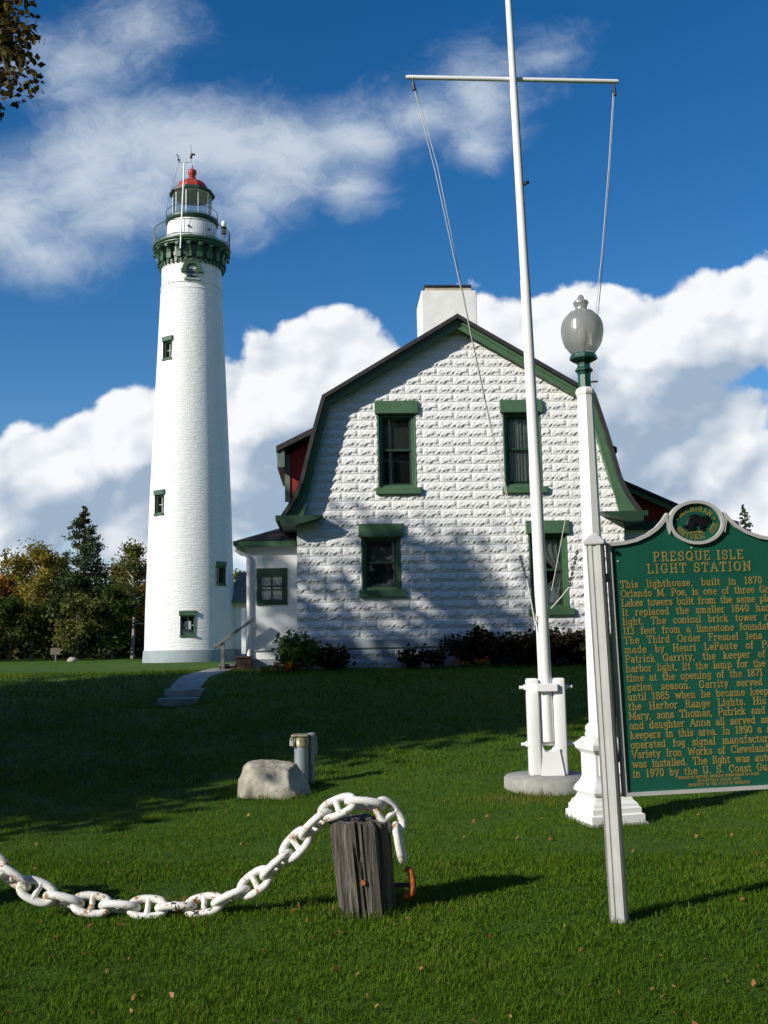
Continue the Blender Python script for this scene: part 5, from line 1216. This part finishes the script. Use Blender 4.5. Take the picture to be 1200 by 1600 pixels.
def build_background_trees():
    G = 'autumn trees at the edge of the wood'
    def P(px, d): q = at(px, 1015, d); return (q[0], d, gzf(q[0], d))
    conifer('conifer_tree', P(128, 71), 'tall dark ragged conifer rising highest of the trees left of the lighthouse', G, 21, 10.9, 4.1, 20000, .17, .1, .62)
    broad_tree('yellow_tree', P(48, 72), 'yellow green aspen with pale trunk near the left edge of the photo', 'tree', G, 31, 8.7, 2.2, .28, 30, 9000, .75, .13, M_leafyellow, M_palebark)
    broad_tree('olive_tree', P(84, 75), 'olive green slim tree between the yellow aspen and the tall conifer', 'tree', G, 32, 8.2, 1.5, .3, 24, 5500, .7, .13, M_leafolive, M_palebark, .15)
    broad_tree('olive_tree', P(207, 70), 'loose airy tree with gaps in its crown standing next to the lighthouse', 'tree', G, 33, 8.6, 1.8, .3, 26, 5200, .6, .125, M_leafolive, M_palebark, .25)
    broad_tree('olive_tree', P(176, 74), 'smaller yellow green tree between the tall conifer and the airy tree', 'tree', G, 34, 7.6, 1.6, .3, 22, 4600, .6, .125, M_leafyellow, M_palebark, .2)
    broad_tree('orange_tree', P(224, 78), 'orange leaved tree half hidden behind the lighthouse wall', 'tree', G, 35, 5.9, 1.9, .2, 18, 3000, .8, .2, M_leaforange, M_trunk)
    broad_tree('orange_tree', P(2, 76), 'rust orange tree at the left edge of the photo', 'tree', G, 36, 6.6, 1.9, .2, 18, 3200, .8, .2, M_leaforange, M_trunk)
    conifer('conifer_tree', P(3, 84), 'thin pointed conifer at the left edge behind the rust orange tree', G, 22, 9.2, 1.5, 2600, .2)
    conifer('conifer_tree', P(101, 80), 'thin pointed conifer just left of the tall ragged one', G, 23, 8.5, 1.4, 2400, .2)
    conifer('conifer_tree', P(150, 77), 'thin pointed conifer just right of the tall ragged one', G, 24, 8.8, 1.5, 2400, .2)
    broad_tree('olive_tree', P(375, 82), 'small olive tree seen between the lighthouse and the entry porch', 'tree', G, 37, 7.2, 1.6, .25, 18, 2600, .7, .2, M_leafolive, M_palebark, .1)
    broad_tree('young_tree', P(118, 66), 'leafy young tree in front of the foot of the tall conifer', 'tree', G, 38, 4.6, 1.5, .15, 18, 2600, .6, .16, M_leafolive, M_trunk)
    broad_tree('young_tree', P(175, 67.5), 'bushy dark green young tree left of the lighthouse foot', 'tree', G, 39, 5.2, 1.7, .12, 20, 3000, .6, .16, M_leafgreen, M_trunk)
    broad_tree('young_tree', P(15, 68), 'bushy dark green young tree under the yellow aspen', 'tree', G, 40, 4.4, 1.7, .12, 20, 2800, .6, .16, M_leafgreen, M_trunk)
    broad_tree('young_tree', P(72, 69), 'low rounded dark green tree right of the yellow aspen foot', 'tree', G, 41, 4.0, 1.5, .12, 18, 2400, .6, .16, M_leafgreen, M_trunk)
    # right of the marker
    q = at(1176, 1000, 60)
    conifer('conifer_tree', (q[0], 60, gzf(q[0], 60)), 'slim brownish conifer top showing above the right end of the marker', None, 25, 8.6, 1.5, 3600, .18, .04, .3)
    q = at(1193, 1000, 66)
    conifer('conifer_tree', (q[0], 66, gzf(q[0], 66)), 'small conifer tip low at the right edge of the photo', None, 26, 7.4, 1.4, 2400, .18)
    # the wood behind reads as one mass
    rng = np.random.default_rng(91); C, S, Rn = [], [], []
    for i in range(150):
        x = rng.uniform(-62, -1); y = rng.uniform(80, 104); h = rng.uniform(5.0, 7.4) + (y - 80) * .03; z0 = gzf(x, y)
        if x > -16: h *= .8
        k = 420; q = rng.normal(size=(k, 3)) * np.array([1.15, 1.15, 0]); q[:, 2] = z0 + h * rng.random(k) ** .85; q[:, :2] *= (1.25 - (q[:, 2:3] - z0) / h * .8); q[:, 0] += x; q[:, 1] += y
        C.append(q); S.append(rng.uniform(.2, .42, k)); Rn.append(np.clip(rng.random() * .6 + rng.random(k) * .4, 0, 1))
    for i in range(46):
        x = rng.uniform(8, 60); y = rng.uniform(72, 100); h = rng.uniform(3, 5); z0 = gzf(x, y); k = 300
        q = rng.normal(size=(k, 3)) * np.array([1.3, 1.3, 0]); q[:, 2] = z0 + h * rng.random(k); q[:, 0] += x; q[:, 1] += y
        C.append(q); S.append(rng.uniform(.25, .45, k)); Rn.append(rng.random(k))
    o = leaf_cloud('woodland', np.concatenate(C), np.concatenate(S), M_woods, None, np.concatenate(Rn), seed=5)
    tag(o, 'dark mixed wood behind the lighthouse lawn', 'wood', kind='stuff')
    # forest edge continuing out of the picture to the left, it shades the foot of the wood
    for i, (x, y, h, s) in enumerate(((-31.5, 68, 5.6, 51), (-36, 63, 6.6, 52), (-38, 70, 6.6, 53), (-43, 62, 8.2, 54), (-44, 71, 8.0, 55), (-50, 58, 9.5, 56))):
        broad_tree('edge_tree', (x, y, gzf(x, y)), 'leafy tree of the forest edge, left of the picture beyond the lawn', 'tree', 'forest edge trees left of the lawn', s, h, 2.9, .1, 22, 3600, 1.1, .3, M_leafolive, M_trunk)
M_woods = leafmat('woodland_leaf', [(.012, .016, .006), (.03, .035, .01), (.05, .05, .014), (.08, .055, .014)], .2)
build_background_trees()

def build_shade_trees():
    """tall yard trees standing left of the picture; they throw the dappled shade on lawn and gable"""
    def at_tw(t, w): return (LX * t - LY * w, LY * t + LX * w)
    for (t, w, h, sp, base, nl, nleaf, seed, label, lf) in SHADE:
        x, y = at_tw(t, w)
        broad_tree('shade_tree', (x, y, gzf(x, y)), label, 'tree', 'yard trees left of the lawn', seed, h, sp, base, nl, nleaf, 1.15, lf, M_overhang, M_trunk)
SHADE = [(-6.0, 12.7, 12.4, 3.5, .2, 40, 30000, 61, 'broad brown green yard tree nearest the chain, left of the picture', .18),
         (-8.5, 17.2, 16.1, 3.2, .26, 42, 4300, 62, 'tall brown green yard tree shading the gable, left of the picture', .17),
         (-9.5, 19.2, 17.2, 2.5, .3, 36, 2400, 63, 'tallest yard tree shading the path, left of the picture', .17),
         (-10.5, 14.9, 15.6, 2.4, .3, 32, 2300, 67, 'slender tall brown green yard tree among the trees left of the picture', .17),
         (-1.2, 15.0, 7.8, 2.9, .1, 30, 16000, 64, 'low bushy tree added unseen left of the lawn bank to block sky light', .18),  # this and the two below are added, unseen, to deepen the lawn shade
         (-3.0, 12.0, 9.0, 2.4, .08, 30, 16000, 65, 'bushy tree added unseen between chain and lawn bank to thicken the shade', .18),
         (-1.2, 17.6, 6.6, 2.0, .08, 26, 9000, 66, 'small round tree added unseen near the concrete steps to block sky light', .17)]
build_shade_trees()
def build_sky_block_trees():  # unseen trees added around the camera to cut sky light on the lawn
    for i, (x, y, h, sp) in enumerate(((13, 3, 13, 4.5), (19, 10, 14, 4.8), (24, 18, 14, 4.8), (7, -9, 14, 4.8), (15, -7, 15, 5), (-1, -16, 15, 5), (-9, -24, 16, 5), (-18, -16, 14, 4.5))):
        broad_tree('sky_block_tree', (x, y, gzf(x, y)), 'large leafy tree added unseen beside or behind the viewpoint to block sky light', 'tree', 'added trees around the viewpoint that block sky light', 90 + i, h, sp, .16, 32, 8000, 1.5, .42, M_leafgreen, M_trunk)
    broad_tree('added_canopy_tree', (4.0, -3.5, gzf(4, -3.5)), 'tall tree added unseen, its high crown over the viewpoint blocks sky light', 'tree', None, 101, 13.5, 5.2, .66, 36, 9000, 1.3, .4, M_leafgreen, M_trunk)  # high crown added out of view to take sky light off the lawn
build_sky_block_trees()
def build_overhang():
    """branch of a near tree hanging into the top left corner"""
    rng = np.random.default_rng(14); bx, by = -9.4, 8.2
    t = empty('maple_tree', (bx, by, gzf(bx, by)), 'dark autumn maple whose leafy branch hangs into the top left corner', 'tree')
    z0 = t.location.z; m = MB()
    m.tube([(0, 0, -.1), (.1, 0, 3), (.3, .1, 6.5), (.4, .1, 9.5)], [.3, .24, .17, .06], 10)
    def L(p): return np.array(p) - np.array([bx, by, z0])
    C, Rn = [], []
    def twig(a, b, n, sp, r):
        a, b = np.array(a), np.array(b); mid = (a + b) / 2 + rng.normal(size=3) * .08
        m.tube([tuple(a), tuple(mid), tuple(b)], [r, r * .7, .004], 6, cap=False)
        for k in range(n):
            w = rng.random() ** .8; p = a + (b - a) * w + rng.normal(size=3) * sp * (.35 + .65 * w); kk = 7
            C.append(p + rng.normal(size=(kk, 3)) * .055); Rn.append(np.clip(rng.random() * .75 + rng.random(kk) * .4 - .1, 0, 1))
    lead = [(.3, .1, 6.2), tuple(L(at(-260, 130, 8.9))), tuple(L(at(-120, 90, 9.0))), tuple(L(at(-30, 60, 9.0)))]
    m.tube(lead, [.12, .08, .05, .03], 8, cap=False)
    for (x0, y0), (x1, y1), n, sp in (((-40, 60), (40, 25), 46, .14), ((-40, 60), (44, 70), 60, .13), ((-20, 62), (30, 118), 60, .14), ((-50, 75), (14, 160), 48, .11), ((-60, 80), (-8, 200), 26, .09), ((-20, 60), (10, 0), 50, .17), ((20, 100), (62, 112), 9, .05), ((-40, 60), (10, -50), 60, .2), ((-90, 85), (-60, 30), 60, .2), ((-100, 90), (-70, 170), 40, .16), ((12, 80), (44, 140), 16, .07), ((-10, 130), (14, 168), 20, .07)):
        x0 -= 14; x1 -= 12; y0 -= 22; y1 -= 24; n = int(n * .8)
        twig(L(at(x0, y0, 9.0 + rng.normal() * .1)), L(at(x1, y1, 9.0 + rng.normal() * .35)), n, sp, .014)
    for k in range(16):
        a = rng.uniform(0, 6.28); z = rng.uniform(5.5, 9); e = np.array([2.2 * math.cos(a) - .4, 2.2 * math.sin(a), z + 1.2]); s = np.array([.35, .1, z])
        m.tube([tuple(s), tuple((s + e) / 2), tuple(e)], [.06, .04, .01], 5, cap=False)
        for q in range(16):
            g_ = s + (e - s) * rng.uniform(.35, 1.1) + rng.normal(size=3) * .4 + rng.normal(size=(14, 3)) * .2
            g_ = g_[g_[:, 0] + bx < -.40 * (g_[:, 1] + by) - .5]; C.append(g_); Rn.append(rng.random(len(g_)))
    m.build('trunk', M_trunk, t, True, 60); C = np.concatenate(C); leaf_cloud('crown', C, rng.uniform(.042, .07, len(C)), M_overhang, t, np.concatenate(Rn), seed=3, long=1.4)
build_overhang()

def build_shrubs():
    HG = 'plants along the house wall'
    def shrub(name, x, y, label, seed, h, w, n, leaf, mat, nst=14, group=HG):
        rng = np.random.default_rng(seed); z = gzf(x, y); t = empty(name, (x, y, z), label, 'shrub', group); m = MB(); C, Rn = [], []
        for k in range(nst):
            a = rng.uniform(0, 6.28); q = rng.random() ** .6; e = np.array([w * q * math.cos(a), w * .6 * q * math.sin(a), h * rng.uniform(.55, 1.0) * (1 - .35 * q)])
            m.tube([(e[0] * .15, e[1] * .15, -.05), tuple(e * np.array([.6, .6, .6])), tuple(e)], [.012, .009, .004], 5, cap=False)
            nn = n // nst; u = rng.random(nn) ** .7; C.append(e * (.25 + .8 * u[:, None]) + rng.normal(size=(nn, 3)) * np.array([.10, .09, .08]) * (.5 + w * .4)); Rn.append(np.clip(rng.random() * .5 + rng.random(nn) * .5, 0, 1))
        C = np.concatenate(C); ok = C[:, 2] > .01; m.build('stem', M_trunk, t, True); leaf_cloud('foliage', C[ok], leaf * rng.uniform(.6, 1.25, ok.sum()), mat, t, np.concatenate(Rn)[ok], seed=seed, long=1.9); return t
    shrub('garden_shrub', -2.0, 21.2, 'leafy green shrub at the house corner beside the entry porch', 71, .92, .62, 1500, .075, M_shrub, 22)
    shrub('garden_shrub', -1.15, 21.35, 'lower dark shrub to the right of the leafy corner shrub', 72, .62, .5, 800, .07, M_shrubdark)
    shrub('flowering_plant', .55, 21.5, 'thin reddish plant at the wall below the left ground floor window', 73, .5, .5, 420, .06, M_shrubdark)
    shrub('flowering_plant', 1.05, 21.6, 'small spiky dark plant right of the thin reddish one', 74, .5, .28, 220, .06, M_shrubdark)
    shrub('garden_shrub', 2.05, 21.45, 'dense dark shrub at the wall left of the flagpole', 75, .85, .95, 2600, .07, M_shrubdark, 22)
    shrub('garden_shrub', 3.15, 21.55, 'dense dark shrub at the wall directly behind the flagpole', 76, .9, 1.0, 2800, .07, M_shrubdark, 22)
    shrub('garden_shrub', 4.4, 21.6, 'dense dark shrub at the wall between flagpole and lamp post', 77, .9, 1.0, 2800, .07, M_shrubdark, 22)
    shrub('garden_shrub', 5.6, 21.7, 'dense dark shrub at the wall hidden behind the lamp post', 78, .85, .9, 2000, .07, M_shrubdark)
    def flowers(px, py, d, label, seed, n, w):
        q = at(px, py, d); z = gzf(q[0], d); rng = np.random.default_rng(seed)
        t = empty('orange_flowers', (q[0], d, z), label, 'flowers', 'orange flowers along the house wall')
        k = n * 12; cen = np.repeat(np.stack([rng.normal(size=n) * w, rng.normal(size=n) * w * .5, rng.uniform(.08, .2, n)], 1), 12, 0)
        leaf_cloud('petals', cen + rng.normal(size=(k, 3)) * .018, .035, M_petal, t, seed=seed)
        leaf_cloud('foliage', np.stack([rng.normal(size=90) * w, rng.normal(size=90) * w * .5, rng.uniform(.0, .15, 90)], 1), .05, M_shrub, t, seed=seed + 1)
    flowers(441, 1048, 20.9, 'clump of orange marigolds at the foot of the leafy corner shrub', 81, 12, .13)
    flowers(420, 1044, 21.0, 'reddish orange flowers between the corner shrub and the porch', 82, 5, .12)
    flowers(753, 1037, 21.1, 'orange flowers at the foot of the dark shrub left of the flagpole', 83, 6, .1)
    flowers(725, 1035, 21.1, 'two faint orange flowers left of the dark shrub', 84, 3, .07)
build_shrubs()

M_bwood2 = paint('brown_notice_board', (.12, .10, .08), .8, .25, 6.0, .2, 30, .003)
def build_far_bits():
    q = at(87, 1021, 64); x = q[0]; z = gzf(x, 64); s = empty('park_sign', (x, 64, z), 'tiny brown notice board at the edge of the distant wood', 'sign')
    MB().box(-.04, .04, -.03, .03, -.1, .55).build('post', M_gwood, s); MB().bbox(-.32, .32, -.06, -.035, .42, .85, .01).build('board', M_bwood2, s)
    bm = bmesh.new(); bmesh.ops.create_icosphere(bm, subdivisions=3, radius=1); rng = random.Random(3)
    for v in bm.verts: v.co = Vector((v.co.x * .3, v.co.y * .28, v.co.z * .22)) * (1 + .12 * math.sin(v.co.x * 5 + v.co.z * 4) * math.cos(v.co.y * 6))
    q = at(113, 1030, 62); o = MB().frombm(bm).build('far_boulder', M_rock, None, True, 180); o.location = (q[0], 62, gzf(q[0], 62) + .06); tag(o, 'small pale boulder by the distant notice board', 'boulder')
build_far_bits()

# ------------------------------------------------------------------ grass and fallen leaves
def in_obstacle(x, y):
    b = (np.hypot(x + .135, y - PY) < .15) | (np.hypot(x - 1.60, y - 10.35) < .44) | (np.maximum(np.abs(x - 1.83), np.abs(y - 8.75)) < .24) | (np.hypot(x - 1.235, y - 5.65) < .05)
    b |= (np.hypot((x + 1.185) / .34, (y - 10.32) / .25) < 1) | ((np.abs(x + 3.78) < .40) & (y > 17.3))
    return b
def build_grass():
    rng = np.random.default_rng(20); VV, FF, RR = [], [], []; nv = 0
    for (y0, y1, dens, hgt, wid, seg) in ((3.0, 5.2, 11500, .030, .0035, 2), (5.2, 7.5, 8000, .031, .0045, 2), (7.5, 11.0, 3800, .033, .0068, 1), (11.0, 16.0, 1100, .045, .013, 1), (16.0, 23.0, 420, .05, .02, 1)):
        hw = lambda y: .42 * y + 1.7
        n = int(dens * (hw(y0) + hw(y1)) * (y1 - y0)); y = rng.uniform(y0, y1, n); x = rng.uniform(-1, 1, n) * hw(y)
        ok = ~in_obstacle(x, y); x, y = x[ok], y[ok]
        # uneven mowing: clumps, thin spots
        f = np.sin(x * 2.1 + 1.3 * np.sin(y * 1.7)) * np.sin(y * 2.7 + np.sin(x * 1.9)) ; f2 = np.sin(x * 9 + 2 * np.sin(y * 7)) * np.sin(y * 11 + np.sin(x * 8))
        f4 = np.sin(x * 4.3 + 1.7 * np.sin(y * 3.1)) * np.sin(y * 5.2 + 1.9 * np.sin(x * 3.7)); ok = rng.random(len(x)) < .76 + .14 * f + .14 * f2 + .16 * f4; x, y, f, f2, f4 = x[ok], y[ok], f[ok], f2[ok], f4[ok]; n = len(x)
        z = gz(x, y); a = rng.uniform(0, 2 * math.pi, n); h = hgt * rng.uniform(.45, 1.25, n) * (1 + .22 * f2 + .15 * f + .25 * f4); w = wid * rng.uniform(.7, 1.3, n)
        tuft = sum(np.exp(-((np.hypot((x - a_) / ex, (y - b_) / ey) - 1) / .22) ** 2) * (np.hypot((x - a_) / ex, (y - b_) / ey) > .8) for a_, b_, ex, ey in ((-.135, PY, .17, .17), (1.6, 10.35, .47, .47), (-1.2, 10.32, .46, .34), (1.24, 5.65, .07, .07), (1.83, 8.75, .33, .33)))
        h = h * (1 + .9 * np.clip(tuft, 0, 1)); lean = h * rng.uniform(.2, 1.35, n); b = a + rng.uniform(-.9, .9, n) + math.pi / 2
        ca, sa, cb, sb = np.cos(a), np.sin(a), np.cos(b), np.sin(b)
        B0 = np.stack([x - ca * w / 2, y - sa * w / 2, z - .006], 1); B1 = np.stack([x + ca * w / 2, y + sa * w / 2, z - .006], 1); T = np.stack([x + cb * lean, y + sb * lean, z + h * np.sqrt(np.clip(1 - .35 * (lean / h) ** 2, .3, 1))], 1)
        f3 = np.sin(x * .9 + 2.1 * np.sin(y * .55 + .5)) * np.sin(y * .8 + 1.6 * np.sin(x * .7)); r = np.clip(.44 + .10 * f4 + .13 * f3 + .12 * f + .1 * f2 + rng.normal(size=n) * .17, 0, .86); dry = np.exp(-((x - 1.35) / .5) ** 2 - ((y - 9.75) / .22) ** 2) + .5 * np.clip(f3 * f - .45, 0, 1); r = np.where(rng.random(n) < dry * .8, 1.0, r); r[rng.random(n) < .012] = 1.0
        if seg == 2:
            mx, my, mz = x + cb * lean * .38, y + sb * lean * .38, z + h * .62
            M0 = np.stack([mx - ca * w * .42, my - sa * w * .42, mz], 1); M1 = np.stack([mx + ca * w * .42, my + sa * w * .42, mz], 1)
            VV.append(np.stack([B0, B1, M0, M1, T], 1).reshape(-1, 3)); i = nv + np.arange(n) * 5
            FF += [np.stack([i, i + 1, i + 3], 1), np.stack([i, i + 3, i + 2], 1), np.stack([i + 2, i + 3, i + 4], 1)]; RR.append(np.repeat(r, 5)); nv += n * 5
        else:
            VV.append(np.stack([B0, B1, T], 1).reshape(-1, 3)); i = nv + np.arange(n) * 3; FF.append(np.stack([i, i + 1, i + 2], 1)); RR.append(np.repeat(r, 3)); nv += n * 3
    o = np_mesh('lawn_grass', np.concatenate(VV), np.concatenate(FF), M_grass, None, np.concatenate(RR)); tag(o, 'short mown green grass of the lawn', 'grass', kind='stuff')
build_grass()
def build_fallen():
    rng = np.random.default_rng(44); n = 330; y = 3.6 + rng.random(n) ** 1.6 * 8; x = rng.uniform(-1, 1, n) * (.42 * y + .3); ok = ~in_obstacle(x, y); x, y = x[ok], y[ok]
    cx, cy = at(283, 1418, PY)[:2]
    k = 46; x = np.concatenate([x, cx + rng.normal(size=k) * .055]); y = np.concatenate([y, cy + .02 + rng.normal(size=k) * .05])
    z = gz(x, y) + .026; z[-k:] += rng.random(k) * .085
    o = leaf_cloud('fallen_leaves', np.stack([x, y, z], 1), rng.uniform(.012, .032, len(x)), M_fallen, None, rng.random(len(x)), up=1.1, long=1.5, seed=4); tag(o, 'scattered brown fallen leaves on the lawn', 'leaves', kind='stuff')
build_fallen()
